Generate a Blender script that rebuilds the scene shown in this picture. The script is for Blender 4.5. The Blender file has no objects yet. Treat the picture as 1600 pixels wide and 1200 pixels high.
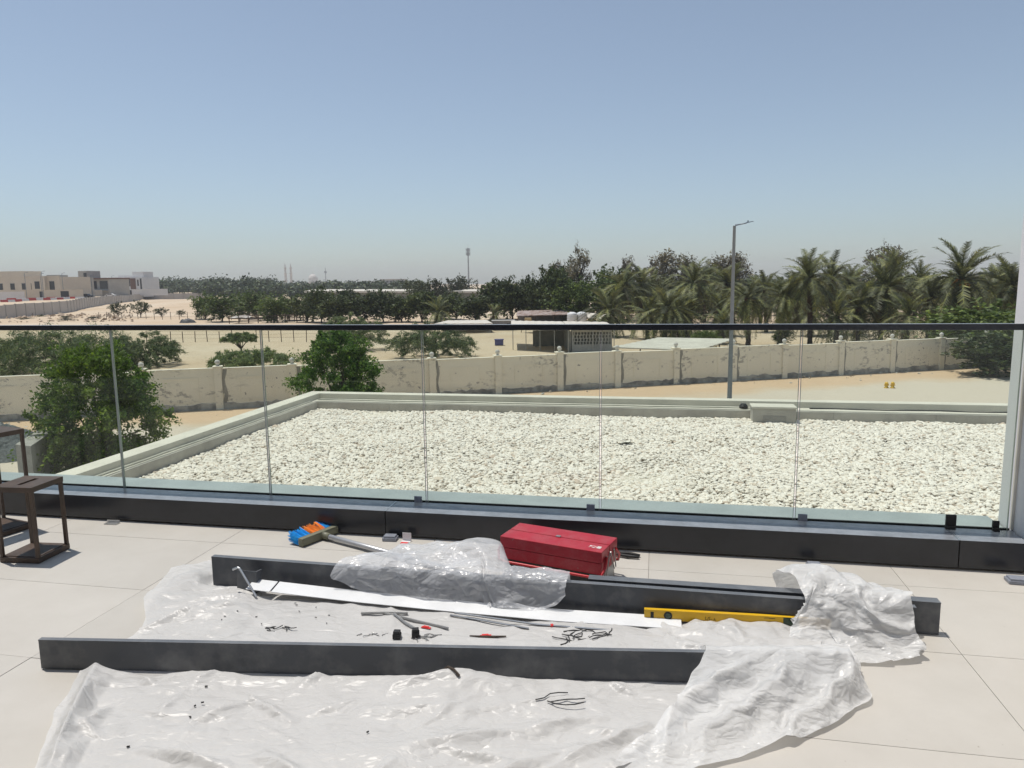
import bpy, bmesh, math, random
import numpy as np
from mathutils import Vector, Matrix, Euler
R_ = math.radians
# ------------------------------------------------------------------ camera, sky, sun, exposure
scene = bpy.context.scene
COL = scene.collection
cam_d = bpy.data.cameras.new('camera'); cam = bpy.data.objects.new('camera', cam_d); COL.objects.link(cam)
cam_d.sensor_width = 36; cam_d.lens = 36 * 1130 / 1600; cam_d.clip_start = .05; cam_d.clip_end = 9000
PITCH, ROLL, EYE = R_(8.03), R_(.77), 1.55
_f = Vector((0, math.cos(PITCH), -math.sin(PITCH))); _u0 = Vector((0, math.sin(PITCH), math.cos(PITCH))); _r0 = Vector((1, 0, 0))
_r = _r0 * math.cos(ROLL) - _u0 * math.sin(ROLL); _u = _r0 * math.sin(ROLL) + _u0 * math.cos(ROLL)
cam.matrix_world = Matrix(((_r.x, _u.x, -_f.x, 0), (_r.y, _u.y, -_f.y, 0), (_r.z, _u.z, -_f.z, EYE), (0, 0, 0, 1)))
scene.camera = cam
SUN_EL, SUN_AZ = R_(74), R_(-58)                     # from the left and a little beyond the balustrade
w = bpy.data.worlds.new('World'); scene.world = w; w.use_nodes = True
nt = w.node_tree; bg = nt.nodes['Background']; sky = nt.nodes.new('ShaderNodeTexSky'); sky.sky_type = 'NISHITA'
sky.sun_disc = False; sky.sun_elevation = SUN_EL; sky.sun_rotation = SUN_AZ
sky.air_density = 1.0; sky.dust_density = .65; sky.ozone_density = 3.2; sky.altitude = 0
hs = nt.nodes.new('ShaderNodeHueSaturation'); hs.inputs['Saturation'].default_value = .69; nt.links.new(sky.outputs[0], hs.inputs['Color'])
tn_ = nt.nodes.new('ShaderNodeMix'); tn_.data_type = 'RGBA'; tn_.blend_type = 'MULTIPLY'; tn_.inputs[0].default_value = 1; tn_.inputs[7].default_value = (.925, .985, 1.01, 1); nt.links.new(hs.outputs[0], tn_.inputs[6])     # dusty desert sky is greyer than clean air
nt.links.new(tn_.outputs[2], bg.inputs[0]); bg.inputs[1].default_value = .101
sd = bpy.data.lights.new('sun', 'SUN'); sd.energy = 3.5; sd.angle = R_(.55); sd.color = (1, .95, .87)
sun = bpy.data.objects.new('sun', sd); COL.objects.link(sun)
sdir = Vector((math.sin(SUN_AZ) * math.cos(SUN_EL), math.cos(SUN_AZ) * math.cos(SUN_EL), math.sin(SUN_EL)))
sun.rotation_euler = sdir.to_track_quat('Z', 'Y').to_euler(); sun.location = (0, 0, 30)
vs = scene.view_settings; vs.view_transform = 'Standard'; vs.look = 'None'; vs.exposure = .12; vs.gamma = 1; vs.use_curve_mapping = False
cy = scene.cycles; cy.max_bounces = 6; cy.diffuse_bounces = 3; cy.glossy_bounces = 3; cy.transmission_bounces = 4; cy.transparent_max_bounces = 20; cy.volume_bounces = 0; cy.use_adaptive_sampling = True; cy.adaptive_threshold = .02
rng = random.Random(7); nrg = np.random.default_rng(11)
GZ = -5.0
TH = math.atan2(-.2, 1); CT, ST = math.cos(TH), math.sin(TH)       # the terrace grid is turned against the view
def W(u, v, z=0): return (u * CT - v * ST, u * ST + v * CT, z)

# ------------------------------------------------------------------ helpers
class MB:
    def __init__(s): s.v = []; s.f = []
    def add(s, vs_, fs):
        n = len(s.v); s.v += [tuple(p) for p in vs_]; s.f += [tuple(i + n for i in f) for f in fs]; return s
    def box(s, x0, x1, y0, y1, z0, z1, M=None):
        p = [(x0, y0, z0), (x1, y0, z0), (x1, y1, z0), (x0, y1, z0), (x0, y0, z1), (x1, y0, z1), (x1, y1, z1), (x0, y1, z1)]
        if M: p = [M @ Vector(q) for q in p]
        return s.add(p, [(0, 3, 2, 1), (4, 5, 6, 7), (0, 1, 5, 4), (1, 2, 6, 5), (2, 3, 7, 6), (3, 0, 4, 7)])
    def tube(s, pts, rad, n=8, cap=True):
        pts = [Vector(p) for p in pts]; rad = rad if isinstance(rad, (list, tuple)) else [rad] * len(pts)
        vv = []; ff = []
        for i, p in enumerate(pts):
            t = (pts[min(i + 1, len(pts) - 1)] - pts[max(i - 1, 0)]).normalized()
            a = t.cross(Vector((0, 0, 1)) if abs(t.z) < .9 else Vector((1, 0, 0))).normalized(); b = t.cross(a)
            for k in range(n):
                c = 2 * math.pi * k / n; vv.append(p + (a * math.cos(c) + b * math.sin(c)) * rad[i])
        for i in range(len(pts) - 1):
            for k in range(n): k2 = (k + 1) % n; ff.append((i * n + k, i * n + k2, (i + 1) * n + k2, (i + 1) * n + k))
        if cap: ff += [tuple(range(n)), tuple(range((len(pts) - 1) * n, len(pts) * n))[::-1]]
        return s.add(vv, ff)
    def lathe(s, prof, c=(0, 0, 0), n=16):
        vv = [(c[0] + r * math.cos(2 * math.pi * k / n), c[1] + r * math.sin(2 * math.pi * k / n), c[2] + z) for r, z in prof for k in range(n)]
        ff = [(i * n + k, i * n + (k + 1) % n, (i + 1) * n + (k + 1) % n, (i + 1) * n + k) for i in range(len(prof) - 1) for k in range(n)]
        ff += [tuple(range(n))[::-1], tuple(range((len(prof) - 1) * n, len(prof) * n))]
        return s.add(vv, ff)
    def prism(s, poly, z0, z1):
        n = len(poly)
        return s.add([(p[0], p[1], z0) for p in poly] + [(p[0], p[1], z1) for p in poly],
                     [tuple(range(n))[::-1], tuple(range(n, 2 * n))] + [(i, (i + 1) % n, n + (i + 1) % n, n + i) for i in range(n)])
    def mesh(s, name, mat, smooth=False, bevel=0):
        me = bpy.data.meshes.new(name); me.from_pydata(s.v, [], s.f)
        if bevel:
            bm = bmesh.new(); bm.from_mesh(me); bmesh.ops.recalc_face_normals(bm, faces=bm.faces)
            bmesh.ops.bevel(bm, geom=list(bm.edges), offset=bevel, segments=2, affect='EDGES', profile=.6, clamp_overlap=True)
            bm.to_mesh(me); bm.free()
        me.materials.append(mat)
        if smooth: me.polygons.foreach_set('use_smooth', [True] * len(me.polygons))
        me.update(); return me
    def build(s, name, mat, parent=None, smooth=False, bevel=0):
        return link(name, s.mesh(name, mat, smooth, bevel), parent)
def link(name, me, parent=None):
    o = bpy.data.objects.new(name, me); COL.objects.link(o); o.parent = parent; return o
def tag(o, label, cat, group=None, kind=None):
    if label: o['label'] = label
    if cat: o['category'] = cat
    if group: o['group'] = group
    if kind: o['kind'] = kind
    return o
def structure(o): o['kind'] = 'structure'; return o
def empty(name, loc=(0, 0, 0), rz=0):
    o = bpy.data.objects.new(name, None); COL.objects.link(o); o.location = loc; o.rotation_euler.z = rz; o.empty_display_size = .1; return o
ORD = ['first', 'second', 'third', 'fourth', 'fifth', 'sixth', 'seventh', 'eighth', 'ninth', 'tenth', 'eleventh', 'twelfth', 'thirteenth', 'fourteenth', 'fifteenth',
       'sixteenth', 'seventeenth', 'eighteenth', 'nineteenth', 'twentieth', 'twenty-first', 'twenty-second', 'twenty-third', 'twenty-fourth', 'twenty-fifth', 'twenty-sixth', 'twenty-seventh', 'twenty-eighth', 'twenty-ninth', 'thirtieth'] + ['thirty-' + q for q in ('first', 'second', 'third', 'fourth', 'fifth', 'sixth', 'seventh', 'eighth', 'ninth')] + ['fortieth'] + ['forty-' + q for q in ('first', 'second', 'third', 'fourth', 'fifth', 'sixth', 'seventh', 'eighth', 'ninth')] + ['fiftieth'] + ['fifty-' + q for q in ('first', 'second', 'third', 'fourth', 'fifth', 'sixth', 'seventh', 'eighth', 'ninth')]
def ranks(xs):
    o = sorted(range(len(xs)), key=lambda i: xs[i]); r = [0] * len(xs)
    for k, i in enumerate(o): r[i] = k
    return r

# ------------------------------------------------------------------ materials
def nodes(name):
    m = bpy.data.materials.new(name); m.use_nodes = True; t = m.node_tree; return m, t, t.nodes['Principled BSDF'], t.nodes.new, t.links.new
def noise(N, L, vec, scale, detail=4, rough=.6, out='Fac'):
    n = N('ShaderNodeTexNoise'); n.inputs['Scale'].default_value = scale; n.inputs['Detail'].default_value = detail; n.inputs['Roughness'].default_value = rough
    if vec is not None: L(vec, n.inputs['Vector'])
    return n.outputs[out]
def ramp(N, L, src, stops):
    r = N('ShaderNodeValToRGB'); e = r.color_ramp.elements
    while len(e) < len(stops): e.new(.5)
    for q, (p, c) in zip(e, stops): q.position = p; q.color = c if len(c) == 4 else (*c, 1)
    L(src, r.inputs[0]); return r.outputs[0]
def mixc(N, L, fac, a, b, mode='MIX'):
    m = N('ShaderNodeMix'); m.data_type = 'RGBA'; m.blend_type = mode
    for i, s in ((0, fac), (6, a), (7, b)):
        if isinstance(s, (int, float)): m.inputs[i].default_value = s
        elif isinstance(s, (tuple, list)): m.inputs[i].default_value = s if len(s) == 4 else (*s, 1)
        else: L(s, m.inputs[i])
    return m.outputs[2]
def bumpn(N, L, b, src, strength, dist=.01):
    n = N('ShaderNodeBump'); n.inputs['Strength'].default_value = strength; n.inputs['Distance'].default_value = dist; L(src, n.inputs['Height']); L(n.outputs[0], b.inputs['Normal']); return n
def geo_pos(N): return N('ShaderNodeNewGeometry').outputs['Position']
def mat(name, c1, c2=None, scale=3, rough=.7, bump=0, bscale=40, bdist=.01, metal=0, spec=.5, lo=.35, hi=.65, island=0):
    m, t, b, N, L = nodes(name); pos = geo_pos(N); c2 = c2 or tuple(x * .8 for x in c1)
    col = ramp(N, L, noise(N, L, pos, scale, 6), [(lo, c1), (hi, c2)])
    if island:
        g = N('ShaderNodeNewGeometry'); v = ramp(N, L, g.outputs['Random Per Island'], [(0, (1 - island,) * 3), (1, (1 + island,) * 3)]); col = mixc(N, L, 1.0, col, v, 'MULTIPLY')
    L(col, b.inputs['Base Color']); b.inputs['Roughness'].default_value = rough; b.inputs['Metallic'].default_value = metal; b.inputs['Specular IOR Level'].default_value = spec
    if bump: bumpn(N, L, b, noise(N, L, pos, bscale, 6), bump, bdist)
    return m
def leafmat(name, c1, c2, trans=.35, scale=1.2, var=.2):
    m, t, b, N, L = nodes(name); g = N('ShaderNodeNewGeometry')
    col = ramp(N, L, noise(N, L, g.outputs['Position'], scale, 3), [(.35, c1), (.65, c2)])
    v = ramp(N, L, g.outputs['Random Per Island'], [(0, (.55,) * 3), (.7, (1.05,) * 3), (1, (1.9, 1.7, 1.0))]); col = mixc(N, L, 1.0, col, v, 'MULTIPLY')
    oi = N('ShaderNodeObjectInfo'); col = mixc(N, L, 1.0, col, ramp(N, L, oi.outputs['Random'], [(0, (1 - var, 1 - var, 1 - var * .8)), (1, (1 + var, 1 + var * .9, 1 + var * .4))]), 'MULTIPLY')
    L(col, b.inputs['Base Color']); b.inputs['Roughness'].default_value = .55; b.inputs['Specular IOR Level'].default_value = .3
    tr = N('ShaderNodeBsdfTranslucent'); L(col, tr.inputs[0]); mx = N('ShaderNodeMixShader'); mx.inputs[0].default_value = trans
    L(b.outputs[0], mx.inputs[1]); L(tr.outputs[0], mx.inputs[2]); L(mx.outputs[0], t.nodes['Material Output'].inputs[0]); return m
def dusty(m, col, fac):                                   # paler upward faces: dust, with sky sheen painted into the colour
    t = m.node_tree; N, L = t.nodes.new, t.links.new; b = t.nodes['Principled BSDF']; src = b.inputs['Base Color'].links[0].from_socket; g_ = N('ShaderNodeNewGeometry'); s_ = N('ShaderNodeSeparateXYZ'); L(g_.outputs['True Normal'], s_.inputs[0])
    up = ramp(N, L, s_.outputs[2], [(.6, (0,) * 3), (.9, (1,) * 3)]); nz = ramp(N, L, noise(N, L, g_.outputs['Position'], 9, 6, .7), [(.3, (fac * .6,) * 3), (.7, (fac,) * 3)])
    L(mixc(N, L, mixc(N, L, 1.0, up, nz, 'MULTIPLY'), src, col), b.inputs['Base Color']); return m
def plastic(name, clear, tint, bump, rough, trans, tmix, spec, scale=7.0, flatten=.5):
    """thin polythene: crumple facets from layered cells, translucent, partly see-through"""
    m, t, b, N, L = nodes(name); pos = geo_pos(N)
    b.inputs['Base Color'].default_value = (*tint, 1); b.inputs['Roughness'].default_value = rough; b.inputs['Specular IOR Level'].default_value = spec
    nn = N('ShaderNodeTexNoise'); nn.inputs['Scale'].default_value = 5; L(pos, nn.inputs['Vector']); sc = N('ShaderNodeVectorMath'); sc.operation = 'SCALE'; sc.inputs[3].default_value = .10; L(nn.outputs['Color'], sc.inputs[0])
    wv = N('ShaderNodeVectorMath'); wv.operation = 'ADD'; L(pos, wv.inputs[0]); L(sc.outputs[0], wv.inputs[1])
    hs_ = []
    for s_, wgt, mk in ((scale, 1.0, 2.1), (scale * 2.3, .42, 3.4), (scale * 5.1, .18, 4.7)):
        vo = N('ShaderNodeTexVoronoi'); vo.feature = 'DISTANCE_TO_EDGE'; vo.inputs['Scale'].default_value = s_; vo.inputs['Randomness'].default_value = 1; mp = N('ShaderNodeMapping'); mp.inputs['Rotation'].default_value = (.3, .2, s_ * .37); mp.inputs['Scale'].default_value = (.62, 1.35, 1); L(wv.outputs[0], mp.inputs[0]); L(mp.outputs[0], vo.inputs['Vector'])
        k_ = ramp(N, L, noise(N, L, pos, mk, 2), [(.38, (wgt * (1 - flatten),) * 3), (.62, (wgt,) * 3)]); q = N('ShaderNodeMath'); q.operation = 'MULTIPLY'; L(vo.outputs['Distance'], q.inputs[0]); L(k_, q.inputs[1]); hs_.append(q.outputs[0])
    a1 = N('ShaderNodeMath'); a1.operation = 'ADD'; L(hs_[0], a1.inputs[0]); L(hs_[1], a1.inputs[1]); a2 = N('ShaderNodeMath'); a2.operation = 'ADD'; L(a1.outputs[0], a2.inputs[0]); L(hs_[2], a2.inputs[1])
    bn = bumpn(N, L, b, a2.outputs[0], bump, .085)
    tl = N('ShaderNodeBsdfTranslucent'); tl.inputs[0].default_value = (trans, trans, trans, 1); L(bn.outputs[0], tl.inputs['Normal']); m1 = N('ShaderNodeMixShader'); m1.inputs[0].default_value = tmix
    L(b.outputs[0], m1.inputs[1]); L(tl.outputs[0], m1.inputs[2])
    tp = N('ShaderNodeBsdfTransparent'); m2 = N('ShaderNodeMixShader'); L(m1.outputs[0], m2.inputs[1]); L(tp.outputs[0], m2.inputs[2])
    cl = ramp(N, L, noise(N, L, pos, 5, 4), [(.3, (clear * .6,) * 3), (.7, (min(1, clear * 1.3),) * 3)]); L(cl, m2.inputs[0])
    L(m2.outputs[0], t.nodes['Material Output'].inputs[0]); return m
M = {}
M['tile'] = mat('floor_tile_cream', (.50, .475, .435), (.465, .44, .40), 2.2, .55, .05, 300, .002)
t = M['tile'].node_tree; N, L = t.nodes.new, t.links.new; b = t.nodes['Principled BSDF']; src = b.inputs['Base Color'].links[0].from_socket; pos = geo_pos(N)
sm_ = ramp(N, L, noise(N, L, pos, 3.5, 9, .75), [(.48, (0,) * 3), (.78, (.30,) * 3)]); c = mixc(N, L, sm_, src, (.39, .36, .32)); sp_ = ramp(N, L, noise(N, L, pos, 70, 2), [(.735, (0,) * 3), (.75, (.7,) * 3)]); c = mixc(N, L, sp_, c, (.20, .165, .13)); oi = N('ShaderNodeObjectInfo'); c = mixc(N, L, 1.0, c, ramp(N, L, oi.outputs['Random'], [(0, (.96, .96, .955)), (1, (1.04, 1.035, 1.03))]), 'MULTIPLY'); L(c, b.inputs['Base Color'])
M['grout'] = mat('grout', (.45, .425, .39), None, 8, .9)
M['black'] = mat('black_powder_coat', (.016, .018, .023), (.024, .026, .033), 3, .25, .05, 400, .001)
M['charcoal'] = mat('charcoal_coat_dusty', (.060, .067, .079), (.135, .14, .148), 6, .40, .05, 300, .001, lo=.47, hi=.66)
dusty(M['black'], (.30, .32, .35), .95); dusty(M['charcoal'], (.24, .25, .265), .45)  # the black tops carry a painted sky sheen along with the dust
M['paleconc'] = mat('pale_painted_concrete', (.67, .635, .55), (.58, .55, .475), 2.5, .85, .25, 60, .006)
M['greyconc'] = mat('grey_membrane_concrete', (.50, .475, .42), (.38, .36, .32), 3, .85, .3, 50, .006)
M['white'] = mat('white_render', (.70, .69, .70), (.66, .65, .66), 1.5, .8, .1, 120, .003)
M['metal'] = mat('brushed_aluminium', (.62, .63, .64), (.5, .51, .52), 20, .35, 0, metal=.9)
M['clip'] = mat('grey_clip', (.26, .28, .33), None, 20, .45)
M['rubber'] = mat('black_rubber', (.012, .012, .013), None, 20, .6)
M['rust'] = mat('brown_patina_metal', (.055, .036, .026), (.085, .055, .038), 9, .5, .1, 200, .001)
M['red'] = mat('red_enamel', (.42, .018, .035), (.36, .015, .03), 5, .33)
def chipped(m, under, scale=60, lo=.70, dust=(.45, .36, .33), df=.22):
    t = m.node_tree; N, L = t.nodes.new, t.links.new; b = t.nodes['Principled BSDF']; src = b.inputs['Base Color'].links[0].from_socket; pos = geo_pos(N); mp = N('ShaderNodeMapping'); mp.inputs['Scale'].default_value = (1, .5, 1); L(pos, mp.inputs[0])
    c = mixc(N, L, ramp(N, L, noise(N, L, pos, 9, 8, .75), [(.45, (0,) * 3), (.8, (df,) * 3)]), src, dust); c = mixc(N, L, ramp(N, L, noise(N, L, mp.outputs[0], scale, 4, .6), [(lo, (0,) * 3), (lo + .02, (1,) * 3)]), c, under); L(c, b.inputs['Base Color'])
    L(ramp(N, L, noise(N, L, pos, 14, 6), [(.3, (.28,) * 3), (.7, (.5,) * 3)]), b.inputs['Roughness'])
chipped(M['red'], (.20, .16, .15))
M['redh'] = mat('red_handle', (.50, .02, .03), None, 5, .35)
M['darkbox'] = mat('black_enamel', (.012, .012, .013), None, 8, .45)
M['galv'] = mat('galvanised_steel', (.40, .40, .39), (.31, .31, .31), 14, .45, 0, metal=.6)
M['yellow'] = mat('yellow_paint', (.72, .43, .01), (.66, .38, .008), 8, .4)
chipped(M['yellow'], (.25, .17, .06), 90, .72, (.35, .27, .15))
M['blueb'] = mat('blue_bristle', (.01, .30, .78), (.02, .38, .85), 30, .5, island=.3)
M['orangeb'] = mat('orange_bristle', (.92, .24, .03), (.88, .30, .05), 30, .5, island=.3)
M['khaki'] = mat('khaki_plastic', (.19, .19, .13), None, 10, .5)
M['greenvial'] = mat('green_vial', (.04, .07, .045), None, 10, .15)
M['whitemetal'] = mat('white_coated_strip', (.74, .75, .76), (.66, .67, .68), 6, .4)
M['sheet'] = plastic('white_polythene', .10, (.68, .67, .655), .40, .36, .60, .2, .32, 5.5, .7)
M['film'] = plastic('clear_polythene', .46, (.86, .88, .92), .46, .22, .78, .35, .5, 7, .3)
M['film2'] = plastic('milky_polythene', .24, (.86, .86, .855), .44, .30, .76, .3, .35, 7, .4)
M['redscrap'] = mat('red_scrap', (.7, .04, .04), None, 10, .5)
M['ink'] = mat('black_ink', (.02, .02, .02), None, 10, .6)
M['sticker'] = mat('worn_silver_sticker', (.6, .58, .56), (.42, .05, .06), 60, .5, lo=.45, hi=.55)
M['cable'] = mat('cream_cable', (.62, .60, .52), None, 10, .5)
M['dcable'] = mat('dark_cable', (.05, .05, .05), None, 10, .5)
M['stone'] = None
M['steel'] = mat('painted_steel_grey', (.20, .23, .26), (.17, .20, .23), 2, .4, 0, metal=.3)
M['concpost'] = mat('weathered_concrete', (.36, .35, .32), (.28, .27, .25), 3, .9, .3, 30, .01)
M['greygravel'] = mat('grey_aggregate', (.22, .24, .24), (.13, .14, .14), 18, .9, 1, 40, .06)
M['bark'] = mat('bark', (.075, .055, .042), (.045, .035, .028), 12, .9, .6, 30, .03)
M['palmbark'] = mat('palm_bark', (.085, .06, .045), (.05, .036, .028), 6, .95, 1, 9, .1)
M['leafnear'] = leafmat('leaf_glossy', (.07, .145, .024), (.165, .245, .042), .45, .9)
M['leafbright'] = leafmat('leaf_bright', (.07, .155, .03), (.15, .25, .06), .4, 1)
M['leafacacia'] = leafmat('leaf_acacia', (.13, .185, .09), (.20, .25, .13), .3, .5)
M['leafdark'] = leafmat('leaf_dark', (.05, .078, .03), (.09, .12, .05), .2, .3)
M['leafmid'] = leafmat('leaf_mid', (.075, .12, .034), (.13, .185, .058), .3, .3)
M['leafolive'] = leafmat('leaf_olive', (.055, .072, .035), (.075, .09, .045), .2, .2)
M['leafcas'] = leafmat('leaf_casuarina', (.15, .14, .105), (.20, .185, .145), .35, .4)
M['frond'] = leafmat('palm_frond', (.105, .13, .062), (.16, .18, .095), .25, .4, .5)
M['fronddry'] = leafmat('palm_frond_dry', (.20, .155, .085), (.14, .105, .06), .2, .6)
M['dates'] = mat('date_stalks', (.45, .18, .03), None, 10, .6)
M['beige'] = mat('beige_render', (.62, .55, .45), (.57, .50, .41), .4, .9)
M['greyrender'] = mat('grey_stone_render', (.43, .41, .375), (.37, .35, .32), .4, .9)
M['whiter'] = mat('white_villa_render', (.70, .69, .68), (.64, .63, .62), .3, .9)
M['brownclad'] = mat('brown_cladding', (.16, .085, .06), None, 1, .7)
M['paledusty'] = mat('dusty_white', (.62, .60, .56), (.55, .52, .48), .5, .9)
M['roofdust'] = mat('dusty_roof_sheet', (.60, .57, .50), (.50, .47, .41), .8, .8)
M['rustroof'] = mat('rusty_roof_sheet', (.36, .31, .29), (.20, .13, .10), 1.2, .8, lo=.4, hi=.6)
M['block'] = mat('grey_blockwork', (.26, .26, .25), (.20, .20, .195), 1.5, .9)
M['wood'] = mat('old_timber', (.12, .085, .06), (.07, .05, .04), 3, .9)
M['tank'] = mat('white_tank', (.70, .71, .71), (.6, .61, .61), .8, .5)
M['barred'] = mat('barrier_red', (.48, .05, .04), None, 2, .5)
M['barwhite'] = mat('barrier_white', (.72, .70, .68), None, 2, .5)
M['carpaint'] = mat('car_dark', (.018, .022, .032), None, 2, .25)
M['carred'] = mat('car_red', (.4, .03, .03), None, 2, .25)
M['carwhite'] = mat('car_white', (.72, .72, .72), None, 2, .25)
M['hazegrey'] = mat('pale_tower_steel', (.34, .35, .37), None, 1, .6)
M['mosque'] = mat('mosque_stone', (.66, .62, .57), None, .2, .8)
M['distleaf'] = leafmat('leaf_distant', (.05, .075, .036), (.07, .10, .05), .15, .03)
def glassmat(name, tint, refl=1.45, dark=None):
    m, t, b, N, L = nodes(name); t.nodes.remove(b); tp = N('ShaderNodeBsdfTransparent'); tp.inputs[0].default_value = (*tint, 1)
    gl = N('ShaderNodeBsdfGlossy'); gl.inputs['Roughness'].default_value = .01; ge = N('ShaderNodeNewGeometry'); dt = N('ShaderNodeVectorMath'); dt.operation = 'DOT_PRODUCT'; L(ge.outputs['Normal'], dt.inputs[0]); L(ge.outputs['Incoming'], dt.inputs[1])
    def mth(op, a, b_=None):
        q = N('ShaderNodeMath'); q.operation = op
        for i, s_ in enumerate((a, b_)):
            if isinstance(s_, (int, float)): q.inputs[i].default_value = s_
            elif s_ is not None: L(s_, q.inputs[i])
        return q.outputs[0]
    fz = mth('POWER', mth('SUBTRACT', 1.0, mth('ABSOLUTE', dt.outputs['Value'])), 5.0); fres = mth('ADD', mth('MULTIPLY', fz, .96), .022)     # Schlick, same on both faces
    mx = N('ShaderNodeMixShader'); L(fres, mx.inputs[0]); L(tp.outputs[0], mx.inputs[1]); L(gl.outputs[0], mx.inputs[2])
    df = N('ShaderNodeBsdfDiffuse'); df.inputs[0].default_value = (.6, .62, .58, 1); m2 = N('ShaderNodeMixShader')
    dust = ramp(N, L, noise(N, L, geo_pos(N), 1.6, 5), [(.35, (.006,) * 3), (.75, (.022,) * 3)]); L(dust, m2.inputs[0]); L(mx.outputs[0], m2.inputs[1]); L(df.outputs[0], m2.inputs[2])
    L(m2.outputs[0], t.nodes['Material Output'].inputs[0]); return m
M['glass'] = glassmat('balustrade_glass', (.915, .95, .91))
m, t, b, N, L = nodes('window_glass'); b.inputs['Base Color'].default_value = (.02, .024, .03, 1); b.inputs['Roughness'].default_value = .12; M['window'] = m
m, t, b, N, L = nodes('edge_glass'); b.inputs['Base Color'].default_value = (.34, .38, .36, 1); b.inputs['Roughness'].default_value = .2; M['glassedge'] = m
# pebbles: colour per stone
m, t, b, N, L = nodes('white_pebble'); oi = N('ShaderNodeObjectInfo')
col = ramp(N, L, oi.outputs['Random'], [(0, (.75, .685, .60)), (.45, (.82, .765, .69)), (.8, (.85, .80, .73)), (.93, (.70, .61, .51)), (.975, (.60, .49, .40)), (1, (.44, .37, .31))])
L(col, b.inputs['Base Color']); b.inputs['Roughness'].default_value = .75; M['stone'] = m
# stained boundary wall paint
m, t, b, N, L = nodes('peeling_wall_paint'); pos = geo_pos(N)
c = ramp(N, L, noise(N, L, pos, .35, 3), [(.35, (.86, .80, .67)), (.65, (.80, .74, .62))])
mp = N('ShaderNodeMapping'); mp.inputs['Scale'].default_value = (1, 1, 1.8); L(pos, mp.inputs[0])
big = ramp(N, L, noise(N, L, mp.outputs[0], .42, 2), [(.50, (0,) * 3), (.60, (1,) * 3)])
fine = ramp(N, L, noise(N, L, mp.outputs[0], 2.6, 9, .72), [(.53, (0,) * 3), (.57, (1,) * 3)])
c = mixc(N, L, mixc(N, L, 1.0, big, fine, 'MULTIPLY'), c, (.44, .415, .37))
sp = N('ShaderNodeTexNoise'); sp.inputs['Scale'].default_value = 4.2; sp.inputs['Detail'].default_value = 6; L(pos, sp.inputs['Vector'])
c = mixc(N, L, ramp(N, L, sp.outputs['Fac'], [(.67, (0,) * 3), (.70, (1,) * 3)]), c, (.36, .34, .31))
L(c, b.inputs['Base Color']); b.inputs['Roughness'].default_value = .92; bumpn(N, L, b, noise(N, L, pos, 9, 6), .35, .03); M['peel'] = m
M['mortar'] = mat('grey_mortar_patch', (.27, .26, .24), (.36, .345, .315), 4, .95, .6, 20, .03)
M['plinth'] = mat('crumbling_plinth', (.50, .47, .42), (.24, .23, .215), 1.6, .95, .8, 14, .05, lo=.4, hi=.62)
# sandy ground
m, t, b, N, L = nodes('sand_ground'); pos = geo_pos(N)
c = ramp(N, L, noise(N, L, pos, .05, 5), [(.3, (.50, .385, .265)), (.5, (.56, .455, .335)), (.7, (.60, .515, .40))])
c = mixc(N, L, ramp(N, L, noise(N, L, pos, .9, 8, .7), [(.4, (0,) * 3), (.8, (.45,) * 3)]), c, (.40, .30, .205))
sx = N('ShaderNodeSeparateXYZ'); L(pos, sx.inputs[0])
wob = noise(N, L, pos, .22, 3); md = N('ShaderNodeMath'); md.operation = 'MULTIPLY_ADD'; L(sx.outputs[0], md.inputs[0]); md.inputs[1].default_value = -.273; L(sx.outputs[1], md.inputs[2])  # distance across the lane, wall at about 42.6
m2 = N('ShaderNodeMath'); m2.operation = 'MULTIPLY_ADD'; L(wob, m2.inputs[0]); m2.inputs[1].default_value = 5; L(md.outputs[0], m2.inputs[2])
mr = N('ShaderNodeMapRange'); mr.inputs[1].default_value = 20; mr.inputs[2].default_value = 60; L(m2.outputs[0], mr.inputs[0])
band = ramp(N, L, mr.outputs[0], [(.0, (.85,) * 3), (.48, (.85,) * 3), (.54, (0,) * 3)])
c = mixc(N, L, band, c, (.56, .50, .42))
band2 = ramp(N, L, mr.outputs[0], [(.49, (0,) * 3), (.55, (.7,) * 3), (.62, (.7,) * 3), (.66, (0,) * 3)])
c = mixc(N, L, band2, c, (.56, .40, .27))
L(c, b.inputs['Base Color']); b.inputs['Roughness'].default_value = .95; b.inputs['Specular IOR Level'].default_value = .1
bumpn(N, L, b, noise(N, L, pos, 1.5, 8, .65), .6, .15); M['sand'] = m

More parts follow.
